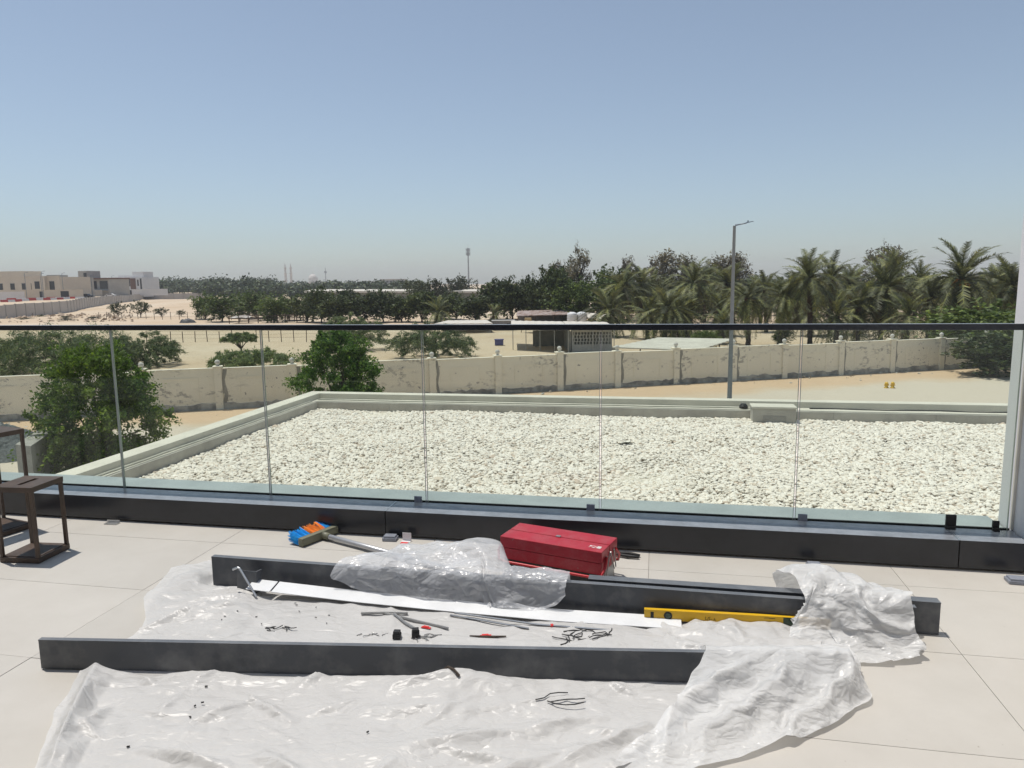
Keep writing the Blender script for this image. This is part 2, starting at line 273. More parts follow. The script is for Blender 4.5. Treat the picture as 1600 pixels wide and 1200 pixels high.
# ------------------------------------------------------------------ numpy noise
_P = nrg.permutation(4096)
def vnoise(x, y, s=0):
    xi = np.floor(x).astype(int); yi = np.floor(y).astype(int); fx = x - xi; fy = y - yi; fx = fx * fx * (3 - 2 * fx); fy = fy * fy * (3 - 2 * fy)
    h = lambda a, b_: _P[(_P[(a + s * 57) & 4095] + b_) & 4095] / 2047.5 - 1
    return (h(xi, yi) * (1 - fx) + h(xi + 1, yi) * fx) * (1 - fy) + (h(xi, yi + 1) * (1 - fx) + h(xi + 1, yi + 1) * fx) * fy
def fbm(x, y, o=4, s=0): return sum(vnoise(x * 2 ** k, y * 2 ** k, s + k) * .5 ** k for k in range(o))
def crumple(x, y, n=9, s=0, f0=3, f1=12):
    r = np.random.default_rng(100 + s); z = np.zeros_like(x); wx = x + .05 * fbm(x * 4, y * 4, 3, s); wy = y + .05 * fbm(x * 4 + 9, y * 4, 3, s + 5)
    for k in range(n):
        a = r.uniform(0, math.pi); f = r.uniform(f0, f1); ph = r.uniform(0, 9)
        t_ = (wx * math.cos(a) + wy * math.sin(a)) * f + ph; tri = np.abs(t_ - np.floor(t_) - .5) * 2
        msk = np.clip(vnoise(x * 2.2 + k * 3.1, y * 2.2 - k, s + k) * 1.8, 0, 1); z += (1 - tri) ** 1.15 * msk / f * 2.2
    return z
def grid_faces(nu, nv):
    i = np.arange((nu - 1) * (nv - 1)); a = (i // (nv - 1)) * nv + i % (nv - 1)
    return np.stack([a, a + nv, a + nv + 1, a + 1], 1).tolist()
def np_mesh(name, P, faces, mat_, smooth=True):
    me = bpy.data.meshes.new(name); me.from_pydata(P.reshape(-1, 3).tolist(), [], faces); me.materials.append(mat_)
    if smooth: me.polygons.foreach_set('use_smooth', [True] * len(me.polygons))
    me.update(); return me

# ------------------------------------------------------------------ ground and terrain
FW = [(-106, 120), (-108, 152), (-114, 187), (-127, 218), (-158, 289), (-192, 382)]      # foot of the far concrete wall
def ground_z(x, y):
    x = np.asarray(x, float); y = np.asarray(y, float)
    z = np.full(x.shape, GZ)
    z = z + 2.3 * np.exp(-(((x + 84) / 34) ** 2 + ((y - 232) / 38) ** 2)) + 1.2 * np.exp(-(((x + 120) / 26) ** 2 + ((y - 285) / 40) ** 2))
    xw = np.interp(y, [p[1] for p in FW], [p[0] for p in FW]); t_ = np.clip((xw - x - 1.0) / 6, 0, 1) * np.clip((y - 95) / 40, 0, 1)
    z = z + 2.75 * t_ * t_ * (3 - 2 * t_)
    far = np.clip((y - 48) / 30, 0, 1) * np.clip(400 / np.maximum(y, 1), 0, 1)
    z = z + far * .10 * fbm(x * .12, y * .12, 4, 3)
    rub = np.exp(-((x + 96 + .08 * (y - 150)) / 12) ** 2) * np.exp(-((y - 152) / 16) ** 2)
    return z + rub * .8 * np.abs(fbm(x * .5, y * .5, 4, 8))
def axis(lo, hi, step, far):
    a = list(np.arange(lo, hi + .1, step)); k = step
    while a[-1] < far: k *= 1.35; a.append(a[-1] + k)
    k = step
    while a[0] > -far: k *= 1.35; a.insert(0, a[0] - k)
    return np.array(a)
gx, gy = axis(-210, 110, 2.2, 2600), axis(14, 330, 2.2, 2600)
X, Y = np.meshgrid(gx, gy, indexing='ij')
g = link('ground', np_mesh('ground', np.stack([X, Y, ground_z(X, Y)], -1), grid_faces(len(gx), len(gy)), M['sand'])); structure(g)

# ------------------------------------------------------------------ terrace floor
floor = MB().box(-6.2, 1.93, -2.2, 4.10, -.25, -.006).build('terrace_floor', M['grout']); floor.rotation_euler.z = TH; structure(floor)
TU, TV = 1.28, .69
tile_me = MB().box(-TU / 2 + .0011, TU / 2 - .0011, -TV / 2 + .0011, TV / 2 - .0011, -.012, 0).mesh('floor_tile', M['tile'], bevel=.0015)
for i in range(-3, 4):
    for j in range(-7, 3):
        uc, vc = -2.58 + TU * (i + .5) + 1.28, 2.42 + TV * (j + .5)
        u0, u1, v0, v1 = max(uc - TU / 2, -6.2), min(uc + TU / 2, 1.93), max(vc - TV / 2, -2.2), min(vc + TV / 2, 4.10)
        if u1 - u0 < .05 or v1 - v0 < .05: continue
        if u1 - u0 > TU - .01 and v1 - v0 > TV - .01:
            o = link('floor_tile', tile_me, floor); o.location = (uc, vc, rng.uniform(-.0006, .0006))
        else: MB().box(u0 + .0011, u1 - .0011, v0 + .0011, v1 - .0011, -.012, 0).build('floor_tile', M['tile'], floor, bevel=.0015)
# own house: the wing under the terrace and gravel roof, and the walls round the terrace
hb = empty('house_wing', (0, 0, 0), TH)
MB().box(-6.2, 1.9, -2.2, 4.05, GZ - .1, -.26).build('lower_wall', M['white'], hb)
MB().box(-4.94, 5.4, 4.06, 9.73, GZ - .1, -.34).build('lower_wall', M['white'], hb)
tag(hb, 'white lower storey of the house below the terrace and gravel roof', 'house')
wr = empty('side_wall', (0, 0, 0), TH)
MB().box(1.935, 2.3, -2.2, 4.45, -.3, 3.6).build('wall_block', M['white'], wr, bevel=.004)
MB().box(1.926, 1.9345, 4.266, 4.294, .17, 1.26).build('sealant_strip', M['paleconc'], wr)
tag(wr, 'tall white rendered wall at the right end of the balustrade', 'wall')
fc = empty('unseen_house_facade', (0, 0, 0), TH)  # unseen; stretched to the left to darken what the glass reflects
MB().box(-13.5, -12.85, -2.5, -2.21, GZ, 3.25).box(.9, 1.93, -2.5, -2.21, -.25, 3.25).box(-12.85, .9, -2.5, -2.21, 2.6, 3.25).box(-12.85, -6.21, -2.5, -2.21, GZ, -.01).build('wall_block', M['white'], fc)
for k in range(10):
    a = -12.85 + k * 1.375; pn = MB().box(a + .06, a + 1.315, -2.40, -2.385, .06, 2.54).build('added_window_pane', M['window'], fc)  # dark panes added to keep balustrade reflections low
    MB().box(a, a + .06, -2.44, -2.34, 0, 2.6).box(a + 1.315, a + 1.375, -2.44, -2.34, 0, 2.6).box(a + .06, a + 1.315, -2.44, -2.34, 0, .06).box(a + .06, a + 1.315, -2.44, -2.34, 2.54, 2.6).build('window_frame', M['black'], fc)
MB().box(-13.6, 1.93, -2.6, .05, 3.26, 3.6).build('added_shade_roof', M['white'], fc)  # added out of view to shade the floor behind the camera
tag(fc, 'unseen white house front, its dark windows and overhang added to dim glass reflections', 'house front')

# ------------------------------------------------------------------ balustrade
bal = empty('glass_balustrade', (0, 0, 0), TH)
KF, KT, GV = 4.06, .165, 4.28
for a, c in ((-6.2, -4.9), (-4.897, -1.622), (-1.618, 1.592), (1.596, 1.925)):
    prof = [(KF, .012), (KF, KT), (GV - .016, KT), (GV - .016, KT - .03), (KF + .02, KT - .03), (KF + .02, .012)]
    n = len(prof); mb = MB().add([(a, p[0], p[1]) for p in prof] + [(c, p[0], p[1]) for p in prof], [tuple(range(n)), tuple(range(n, 2 * n))[::-1]] + [(i, (i + 1) % n, n + (i + 1) % n, n + i) for i in range(n)][::1])
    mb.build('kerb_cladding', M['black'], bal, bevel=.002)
MB().box(-6.2, 1.925, KF + .03, GV - .02, 0, KT - .035).build('kerb_core', M['paleconc'], bal, bevel=.004)
MB().box(-6.2, 1.925, GV + .02, 4.56, -.3, KT - .012).build('outer_flashing', mat('grey_flashing', (.36, .40, .41), (.30, .335, .345), 4, .5), bal, bevel=.004)
MB().box(-6.2, 1.925, GV - .0155, GV - .0065, KT - .05, KT - .002).build('gasket', M['rubber'], bal)
MB().box(-6.2, 1.925, GV + .0065, GV + .0195, KT - .05, KT + .004).build('gasket', M['rubber'], bal)
J = [-5.82, -4.72, -3.625, -2.51, -1.42, -.318, .80, 1.915]
for a, c in zip(J[:-1], J[1:]):
    p = MB().box(a + .007, c - .007, GV - .006, GV + .006, KT - .055, 1.272).build('glass_pane', M['glass'], bal)
    for e in (a + .0045, c - .0068): MB().box(e, e + .0023, GV - .0058, GV + .0058, KT - .05, 1.262).build('pane_edge', M['glassedge'], p)
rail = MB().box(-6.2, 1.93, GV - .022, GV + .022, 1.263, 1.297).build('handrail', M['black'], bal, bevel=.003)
for uu in (-1.475, -.375, .845): MB().box(uu - .025, uu + .025, GV - .019, GV - .007, KT - .002, KT + .038).build('glass_clip', M['clip'], bal, bevel=.002)
for uu, hh, ww in ((1.62, .075, .026), (1.845, .052, .016)):
    MB().box(uu - ww, uu + ww, GV - .024, GV - .008, KT + .001, KT + hh).box(uu - ww * 1.3, uu + ww * .6, GV - .05, GV - .0245, KT + .001, KT + .016).build('end_bracket', M['rubber'], bal, bevel=.002)
for uu in (-1.62, 1.594): MB().box(uu - .004, uu + .004, KF - .001, GV - .02, KT + .0008, KT + .0011).build('joint_strip', M['metal'], bal)
tag(bal, 'long frameless glass balustrade with black handrail on a black clad kerb', 'balustrade')

# ------------------------------------------------------------------ gravel roof with parapet
rs = MB().box(-4.7, 5.3, 4.563, 9.50, -.33, -.206).build('roof_slab', mat('limestone_fines', (.66, .61, .52), (.58, .53, .45), 6, .95)); rs.rotation_euler.z = TH; structure(rs)
par = empty('roof_parapet', (0, 0, 0), TH)
def lrun(u_out, v_out, wu, wd, z0, z1, name, mt, bev=.006):     # an L shaped run: left side and far side
    MB().prism([(u_out, 4.562), (u_out + wu, 4.562), (u_out + wu, v_out - wd), (5.4, v_out - wd), (5.4, v_out), (u_out, v_out)], z0, z1).build(name, mt, par, bevel=bev)
lrun(-4.95, 9.74, .20, .18, -.34, 0.0, 'coping', M['paleconc'])
lrun(-4.748, 9.558, .056, .20, -.34, -.075, 'ledge', M['paleconc'])
lrun(-4.690, 9.356, .022, .03, -.34, -.085, 'upstand', M['greyconc'], .004)
for uu in np.arange(-3.6, 5.2, 1.15): MB().box(uu, uu + .004, 9.3225, 9.3258, -.2, -.087).build('joint_line', M['concpost'], par)
tag(par, 'pale concrete parapet with stepped ledge round the gravel roof', 'parapet')
def cable(name, pts, r, mt, label, cat='cable'):
    o = MB().tube([W(*p) for p in pts], r, 6).build(name, mt, None, True); return tag(o, label, cat)
wob = lambda k, a: a * math.sin(k * 1.7) + a * .6 * math.sin(k * 3.1)
cable('conduit', [(-4.722 + wob(k, .006), 4.7 + k * .24, -.066) for k in range(20)], .010, M['cable'], 'cream conduit lying along the left ledge of the gravel roof', 'conduit')
cable('conduit', [(-4.70 + .46 * k, 9.42 + wob(k, .012), -.066) for k in range(14)], .010, M['cable'], 'cream conduit lying along the far ledge left of the concrete block', 'conduit')
cable('cable', [(1.9 + .3 * k, 9.47 + wob(k, .02), -.068) for k in range(11)], .007, M['dcable'], 'thin dark cable on the far ledge right of the concrete block')
cable('cable', [(-4.737 + wob(k, .003), 6.4 + k * .26, -.069) for k in range(11)], .006, M['dcable'], 'thin dark cable on the left ledge near the roof corner')
bl = empty('drain_block', W(1.42, 9.20), TH)
MB().box(-.25, .25, -.13, .118, -.3, -.015).build('body', M['greyconc'], bl, bevel=.008)
MB().box(-.26, .26, -.14, .118, -.0145, .012).build('lid', M['paleconc'], bl, bevel=.006)
MB().box(-.13, .14, -.1345, -.1305, -.2, -.1).build('outlet_grille', M['concpost'], bl)
tag(bl, 'small pale concrete drain block against the far parapet', 'drain block')
o = MB().lathe([(.0, 0), (.05, .0), (.055, .03), (.03, .06), (.0, .062)], W(1.10, 9.42, -.073), 10).build('pipe_cap', M['rubber']); tag(o, 'dark stain-like pipe cap on the far ledge beside the drain block', 'pipe cap')
o = MB().add([W(-.40, 7.58, -.165), W(-.30, 7.52, -.13), W(-.20, 7.54, -.14), W(-.26, 7.61, -.150), W(-.3, 7.6, -.16)], [(0, 1, 2, 3, 4)]).build('fallen_leaf', M['leafolive'])
o.modifiers.new('thick', 'SOLIDIFY').thickness = .003; tag(o, 'single dry green leaf lying on the white gravel', 'leaf')
# pebbles as instances
ns = 112000
pu, pv = nrg.uniform(-4.655, 4.9, ns), nrg.uniform(4.575, 9.318, ns)
pz = -.190 + .024 * fbm(pu * 1.1, pv * 1.1, 4, 2) + nrg.uniform(-.003, .011, ns)
me = bpy.data.meshes.new('gravel'); me.from_pydata([W(a, b_, c_) for a, b_, c_ in zip(pu, pv, pz)], [], [])
rad = nrg.lognormal(math.log(.0142), .30, ns)
scl = np.stack([rad * nrg.uniform(.95, 1.35, ns), rad * nrg.uniform(.75, 1.05, ns), rad * nrg.uniform(.38, .65, ns)], 1)
rot = np.stack([nrg.normal(0, .25, ns), nrg.normal(0, .25, ns), nrg.uniform(0, 6.28, ns)], 1)
for nm, arr in (('rot', rot), ('scl', scl)): a = me.attributes.new(nm, 'FLOAT_VECTOR', 'POINT'); a.data.foreach_set('vector', arr.ravel().astype(np.float32))
grav = link('gravel', me); tag(grav, 'bed of white pebbles on the flat roof', 'gravel', kind='stuff')
gt = bpy.data.node_groups.new('pebbles', 'GeometryNodeTree'); gt.interface.new_socket('Geometry', in_out='INPUT', socket_type='NodeSocketGeometry'); gt.interface.new_socket('Geometry', in_out='OUTPUT', socket_type='NodeSocketGeometry')
N, L = gt.nodes.new, gt.links.new; gi, go = N('NodeGroupInput'), N('NodeGroupOutput'); iop = N('GeometryNodeInstanceOnPoints'); jn = N('GeometryNodeGeometryToInstance')
m2p = N('GeometryNodeMeshToPoints'); L(gi.outputs[0], m2p.inputs[0])
for k in range(7):
    ic = N('GeometryNodeMeshIcoSphere'); ic.inputs['Radius'].default_value = 1; ic.inputs['Subdivisions'].default_value = 2
    sp_ = N('GeometryNodeSetPosition'); L(ic.outputs[0], sp_.inputs[0]); ps = N('GeometryNodeInputPosition'); tn = N('ShaderNodeTexNoise'); tn.noise_dimensions = '4D'; tn.inputs['W'].default_value = k * 3.7; tn.inputs['Scale'].default_value = .9; tn.inputs['Detail'].default_value = 2
    L(ps.outputs[0], tn.inputs['Vector']); sb = N('ShaderNodeVectorMath'); sb.operation = 'SUBTRACT'; sb.inputs[1].default_value = (.5, .5, .5); L(tn.outputs['Color'], sb.inputs[0])
    sc = N('ShaderNodeVectorMath'); sc.operation = 'SCALE'; sc.inputs[3].default_value = 1.5; L(sb.outputs[0], sc.inputs[0]); L(sc.outputs[0], sp_.inputs['Offset'])
    sm = N('GeometryNodeSetMaterial'); sm.inputs['Material'].default_value = M['stone']; L(sp_.outputs[0], sm.inputs[0]); L(sm.outputs[0], jn.inputs[0])
L(m2p.outputs[0], iop.inputs['Points']); L(jn.outputs[0], iop.inputs['Instance']); iop.inputs['Pick Instance'].default_value = True
ri = N('FunctionNodeRandomValue'); ri.data_type = 'INT'; ri.inputs['Min'].default_value = 0
for s_ in ri.inputs:
    if s_.name == 'Max' and s_.type == 'INT': s_.default_value = 6
    if s_.name == 'Min' and s_.type == 'INT': s_.default_value = 0
L([q for q in ri.outputs if q.type == 'INT'][0], iop.inputs['Instance Index'])
for nm in ('rot', 'scl'):
    na = N('GeometryNodeInputNamedAttribute'); na.data_type = 'FLOAT_VECTOR'; na.inputs[0].default_value = nm; L(na.outputs[0], iop.inputs['Rotation' if nm == 'rot' else 'Scale'])
L(iop.outputs[0], go.inputs[0]); grav.modifiers.new('pebbles', 'NODES').node_group = gt

# ------------------------------------------------------------------ boundary wall between lane and farm
BW0, BWD = Vector((-4.6, 41.4)), Vector((34.8, 9.5)).normalized(); BWN = Vector((BWD.y, -BWD.x))     # BWN faces the lane
def bw(s, n=0, z=0): p = BW0 + BWD * s + BWN * n; return (p.x, p.y, z)
ang = math.atan2(BWD.y, BWD.x)
bwall = empty('boundary_wall', (BW0.x, BW0.y, GZ), ang)
PS = [-27.4, -23.3, -19.3, -15.2, -11.5, -7.7, -3.85, 0, 3.9, 7.75, 11.5, 15.5, 19.6, 23.4, 27.8, 32.0, 36.2, 40.2]
for k, s in enumerate(PS):
    h = 2.15 + .04 * math.sin(k * 2.3)
    p = MB().box(s - .19, s + .19, -.24, .2, -.2, h + .10).box(s - .24, s + .24, -.29, .25, h + .101, h + .17).build('pilaster', M['peel'], bwall, bevel=.012)
    MB().lathe([(.0, 0), (.09, 0), (.07, .05), (.10, .10), (.14, .17), (.14, .22), (.10, .30), (.0, .34)], (s, -.02, h + .172), 12).build('finial', M['paledusty'], p, True)
    xs_ = s + .3; mb = MB(); pts = [(xs_ + .05 * math.sin(i * 1.3 + k), -.012 * 0 - .112, .0 + i * h / 8) for i in range(9)]
    if k % 5 != 3:
        vv = []; [vv.extend([(q[0] - .07 - .04 * rng.random(), -.1215, q[2]), (q[0] + .06 + .06 * rng.random(), -.1215, q[2])]) for q in pts]
        vv += [(a_, -.105, c_) for a_, b_, c_ in vv]; n = 18
        ff = [(2 * i, 2 * i + 1, 2 * i + 3, 2 * i + 2) for i in range(8)] + [(2 * i, 2 * i + 2, n + 2 * i + 2, n + 2 * i) for i in range(8)] + [(2 * i + 1, n + 2 * i + 1, n + 2 * i + 3, 2 * i + 3) for i in range(8)]
        MB().add(vv, ff).build('mortar_patch', M['mortar'], bwall)
    if k < len(PS) - 1:
        s2 = PS[k + 1]; a_, c_ = s + .1905, s2 - .1905; Lp = c_ - a_; mb = MB()
        mb.box(a_, c_, -.11, .1, 0, h)
        wp = MB(); wp.box(a_, c_, -.112, .1, -.2, h).build('wall_panel', M['peel'], bwall)
        MB().box(a_, c_, -.14, .13, h + .001, h + .06).build('wall_coping', M['peel'], bwall, bevel=.008)
        f0, f1, z0, z1 = a_ + Lp * .24, c_ - Lp * .24, .45, h - .42      # raised border of the inset field
        MB().box(f0, f1, -.135, -.1125, z1 - .07, z1).box(f0, f1, -.135, -.1125, z0, z0 + .07).box(f0, f0 + .07, -.135, -.1125, z0 + .0705, z1 - .0705).box(f1 - .07, f1, -.135, -.1125, z0 + .0705, z1 - .0705).build('panel_border', M['peel'], bwall)
        n = 14; top = [.22 + .14 * rng.random() for _ in range(n + 1)]
        vv = [(a_ + Lp * i / n, -.15 - .05 * rng.random(), -.2) for i in range(n + 1)] + [(a_ + Lp * i / n, -.15, top[i]) for i in range(n + 1)] + [(a_ + Lp * i / n, -.10, top[i] + .03) for i in range(n + 1)]
        MB().add(vv, [(i, i + 1, n + 2 + i, n + 1 + i) for i in range(n)] + [(n + 1 + i, n + 2 + i, 2 * n + 3 + i, 2 * n + 2 + i) for i in range(n)]).build('plinth', M['plinth'], bwall)
tag(bwall, 'long cream boundary wall with peeling paint and ball finials', 'wall')

# ------------------------------------------------------------------ lamp post, stub wall, heap, yellow markers
lp = empty('street_lamp', (11.72, 38.5, GZ))
MB().tube([(0, 0, 0), (0, 0, .02), (0, 0, 9.3)], [.13, .13, .075], 12).build('pole', M['steel'], lp, True)
MB().box(-.2, .2, -.2, .2, 0, .03).build('base_plate', M['steel'], lp)
MB().tube([(0, 0, 9.2), (.06, -.01, 9.33), (.25, -.02, 9.36), (.62, -.04, 9.43)], [.07, .05, .035, .03], 8).build('arm', M['steel'], lp, True)
hd = MB().add([(.55, -.12, 9.40), (.98, -.10, 9.50), (.98, .06, 9.50), (.55, .07, 9.40), (.58, -.09, 9.47), (.96, -.08, 9.53), (.96, .04, 9.53), (.58, .05, 9.47)], [(0, 3, 2, 1), (4, 5, 6, 7), (0, 1, 5, 4), (1, 2, 6, 5), (2, 3, 7, 6), (3, 0, 4, 7)]).build('lamp_head', M['steel'], lp, bevel=.01)
MB().box(.66, .72, -.05, .01, 9.48, 9.56).build('sensor', M['steel'], hd)
tag(lp, 'tall grey street lamp with one short arm beside the boundary wall', 'street lamp')
o = MB().prism([(-16.15, 23.0), (-15.45, 22.7), (-16.35, 25.4), (-16.95, 25.4)], GZ - .1, -3.45).build('wall_stub', M['concpost'], bevel=.02); tag(o, 'low grey concrete wall stub left of the leafy tree', 'wall stub')
hx, hy = np.meshgrid(np.linspace(-2.6, 2.6, 60), np.linspace(-2.4, 2.4, 60), indexing='ij'); hr = np.sqrt(hx ** 2 + (hy * 1.1) ** 2)
hz = np.maximum(1.25 * (1 - hr / 2.4), -.15) + .07 * nrg.uniform(-1, 1, hx.shape) * (hr < 2.5)
o = link('gravel_heap', np_mesh('gravel_heap', np.stack([hx - 20.6, hy + 28.6, hz + GZ], -1), grid_faces(60, 60), M['greygravel'], False)); tag(o, 'grey heap of aggregate on the ground behind the lanterns', 'gravel heap', kind='stuff')
for k, (x, y, s) in enumerate(((22.3, 42.6, 1), (22.62, 42.5, 1.05))):
    o = empty('hydrant', (x, y, GZ)); MB().lathe([(.0, 0), (.13, 0), (.13, .05), (.085, .06), (.085, .24 * s), (.11, .25 * s), (.11, .28 * s), (.07, .34 * s), (0, .37 * s)], (0, 0, 0), 10).build('barrel', M['yellow'], o, True)
    MB().tube([(-.14, 0, .18), (.14, 0, .18)], .04, 8).build('outlet', M['yellow'], o)
    tag(o, ('left' if k == 0 else 'right') + ' one of the two small yellow valve posts on the sand', 'valve post', 'yellow valve posts')

# ------------------------------------------------------------------ vegetation
def leaf_cloud(mb_v, mb_f, centers, radii, per, size, rg, flat=1.0, aspect=.55, droop=0., shell=.55):
    for c, r, n in zip(centers, radii, per):
        d = rg.normal(size=(n, 3)); d /= np.linalg.norm(d, axis=1)[:, None]
        rr = r * (shell + (1 - shell) * rg.random((n, 1)) ** .6) * (1 + .18 * rg.normal(size=(n, 1))); p = np.array(c) + d * rr * np.array([1, 1, flat])
        nrm = d * .7 + rg.normal(size=(n, 3)) * .6 + np.array([0, 0, .35]); nrm /= np.linalg.norm(nrm, axis=1)[:, None]
        a = np.cross(nrm, rg.normal(size=(n, 3))); a[:, 2] -= droop; a /= np.linalg.norm(a, axis=1)[:, None]; b_ = np.cross(nrm, a); b_ /= np.linalg.norm(b_, axis=1)[:, None] + 1e-9
        s = size * rg.uniform(.6, 1.3, (n, 1)); a *= s; b_ *= s * aspect
        base = sum(len(q) for q in mb_v)
        mb_v.append(np.stack([p - a * .5, p + b_ * .5, p + a * .5, p - b_ * .5], 1).reshape(-1, 3))
        i = base + np.arange(n) * 4; mb_f.append(np.stack([i, i + 1, i + 2, i + 3], 1))
def sprays(mb_v, mb_f, starts, dirs, lens, per, size, rg, aspect=.5, spread=.16, droop=.2):
    for p0, d0, ln, n in zip(starts, dirs, lens, per):
        t_ = rg.random((n, 1)) ** .8; d0 = np.array(d0) / (np.linalg.norm(d0) + 1e-9); cen = np.array(p0) + d0 * t_ * ln; cen[:, 2:3] -= droop * ln * t_ ** 2
        cen += rg.normal(size=(n, 3)) * spread * ln * (.35 + .65 * (1 - t_ * .7)); a = d0 * .8 + rg.normal(size=(n, 3)) * .7; a[:, 2] -= droop; a /= np.linalg.norm(a, axis=1)[:, None]
        nr = rg.normal(size=(n, 3)) * .7 + np.array([0, 0, .8]); b_ = np.cross(nr, a); b_ /= np.linalg.norm(b_, axis=1)[:, None] + 1e-9; s = size * rg.uniform(.55, 1.35, (n, 1)); a = a * s; b_ = b_ * s * aspect
        base = sum(len(q) for q in mb_v); mb_v.append(np.stack([cen - a * .5, cen + b_ * .5, cen + a * .5, cen - b_ * .5], 1).reshape(-1, 3)); i = base + np.arange(n) * 4; mb_f.append(np.stack([i, i + 1, i + 2, i + 3], 1))
def cloud_mesh(name, vs_, fs_, mt):
    V = np.concatenate(vs_); Fc = np.concatenate(fs_); me = bpy.data.meshes.new(name)
    me.vertices.add(len(V)); me.vertices.foreach_set('co', V.ravel()); me.loops.add(Fc.size); me.loops.foreach_set('vertex_index', Fc.ravel().astype(np.int32))
    me.polygons.add(len(Fc)); me.polygons.foreach_set('loop_start', np.arange(0, Fc.size, 4, dtype=np.int32)); me.polygons.foreach_set('loop_total', np.full(len(Fc), 4, np.int32))
    me.materials.append(mt); me.update(calc_edges=True); me.validate(); return me
def crown_points(rg, n, rx, rz, zc, top_bias=0.):
    out = []
    while len(out) < n:
        q = rg.uniform(-1, 1, 3); l = np.linalg.norm(q)
        if .3 < l < 1 and (q[2] > -.85): out.append((q[0] * rx, q[1] * rx, zc + q[2] * rz + top_bias * (1 - q[0] ** 2 - q[1] ** 2)))
    return out
def trunk_mesh(name, h, r, ends, mt, fork=.3, rg=None):
    mb = MB(); top = Vector((0, 0, h * fork)); mb.tube([(0, 0, -.2), (.03 * h * .2, 0, h * fork * .5), top], [r * 1.25, r, r * .85], 8)
    for e in ends:
        e = Vector(e); mid = top.lerp(e, .5) + Vector((rg.uniform(-.1, .1), rg.uniform(-.1, .1), rg.uniform(-.02, .12))) * (e - top).length
        mb.tube([top - Vector((0, 0, r * .5)), mid, e], [r * .6, r * .34, r * .12], 6)
    return mb.mesh(name, mt, True)
# unit tree kinds: height 1, half width 1 in x and y (scaled per tree); leaf size is set for the usual scale
def tree_kind(seed, nclump, nleaf, leaf, mt, zlo=.22, crad=.30, hw=.40, fork=.25, aspect=.6, flat=.9, rz=None, droop=0, taper=0.):
    rg = np.random.default_rng(seed); zc = (1 + zlo) / 2; rz = rz or (1 - zlo) / 2
    pts = crown_points(rg, nclump, hw * .80, rz * .85, zc); rads = [crad * hw * rg.uniform(.55, 1.15) for _ in pts]
    if taper: pts = [(p[0] * (1 - taper * (p[2] - zlo) / (1 - zlo)), p[1] * (1 - taper * (p[2] - zlo) / (1 - zlo)), p[2]) for p in pts]
    ctr = np.array([0, 0, zlo + .25 * (1 - zlo)]); st_, di_, le_ = [], [], []
    for _ in range(nclump * 3):
        q = np.array(pts[rg.integers(len(pts))]) + rg.normal(size=3) * crad * hw * .45; o_ = q - ctr; o_[2] *= .8; o_ /= np.linalg.norm(o_) + 1e-6
        st_.append(q - o_ * hw * .12); di_.append(o_ + rg.normal(size=3) * .45 + np.array([0, 0, .25])); le_.append(hw * rg.uniform(.22, .62) * (1.25 if rg.random() < .12 else 1))
    vs_, fs_ = [], []; sprays(vs_, fs_, st_, di_, le_, [max(6, int(nleaf / (nclump * 3) * rg.uniform(.6, 1.4))) for _ in st_], leaf, rg, aspect, .20, .15 + droop)
    cm = cloud_mesh('crown', vs_, fs_, mt); sel = [pts[i] for i in rg.choice(len(pts), min(9, len(pts)), replace=False)]
    return trunk_mesh('trunk', 1.0, .022, sel, M['bark'], fork, rg), cm
def plant_tree(name, kind, x, y, h, r, hw, label, cat='tree', group=None, z=None):
    o = empty(name, (x, y, (float(ground_z(x, y)) if z is None else z) - .05), rng.uniform(0, 6.28)); o.scale = (r / hw, r / hw, h)
    link('trunk', kind[0], o); link('crown', kind[1], o); return tag(o, label, cat, group)
KD = [tree_kind(20 + k, 80, 5200, .062, M['leafdark'], .10, .36, .42, .10) for k in range(4)]
KM = [tree_kind(40 + k, 80, 5200, .056, M['leafmid'], .08, .36, .42, .12) for k in range(2)]
KO = [tree_kind(50 + k, 60, 3600, .06, M['leafolive'], .14, .36, .45, .18) for k in range(2)]
KC = [tree_kind(60 + k, 90, 2600, .034, M['leafcas'], .25, .22, .20, .5, .35, 1.5, taper=.22) for k in range(3)]
KS = [tree_kind(70, 34, 1500, .075, M['leafolive'], .25, .36, .5, .2)]
ROW = [(-61.5, 146.0, 5.16, 1.81), (-52.9, 133.0, 4.9, 2.24), (-56.08, 150.0, 5.03, 2.12), (-51.23, 146.0, 5.41, 2.2), (-41.91, 128.0, 5.06, 1.93), (-40.96, 134.0, 4.6, 1.66), (-35.66, 127.0, 5.33, 2.02), (-32.41, 124.0, 5.65, 1.87), (-29.32, 121.0, 5.22, 2.03), (-28.19, 127.0, 5.45, 1.91), (-24.64, 121.0, 5.26, 2.36), (-22.06, 125.0, 5.06, 1.88), (-18.89, 125.0, 4.69, 2.1), (-15.12, 123.0, 5.1, 2.18), (-12.95, 134.0, 4.7, 2.13), (-9.91, 131.0, 4.47, 1.97), (-6.21, 126.0, 4.73, 2.23)]
rk = ranks([a[0] / a[1] for a in ROW])
for k, (x, y, h, r) in enumerate(ROW):
    first = k < 6
    plant_tree('shade_tree', KM[k % 2] if first else KD[k % 4], x, y, h, r * 1.35, .42, ('green ' if first else 'dark green ') + 'bushy tree, ' + ORD[rk[k]] + ' from the left in the long tree row', group='tree row across the farm')
BIG = [(-2.56, 128.0, 6.65, 2.49), (0.24, 124.0, 7.04, 2.63), (3.16, 128.0, 6.8, 2.27), (5.58, 122.0, 7.81, 2.38), (7.68, 118.0, 8.55, 2.51), (9.92, 113.0, 6.28, 2.8), (14.24, 116.0, 7.63, 3.49), (17.04, 120.0, 8.46, 2.97)]
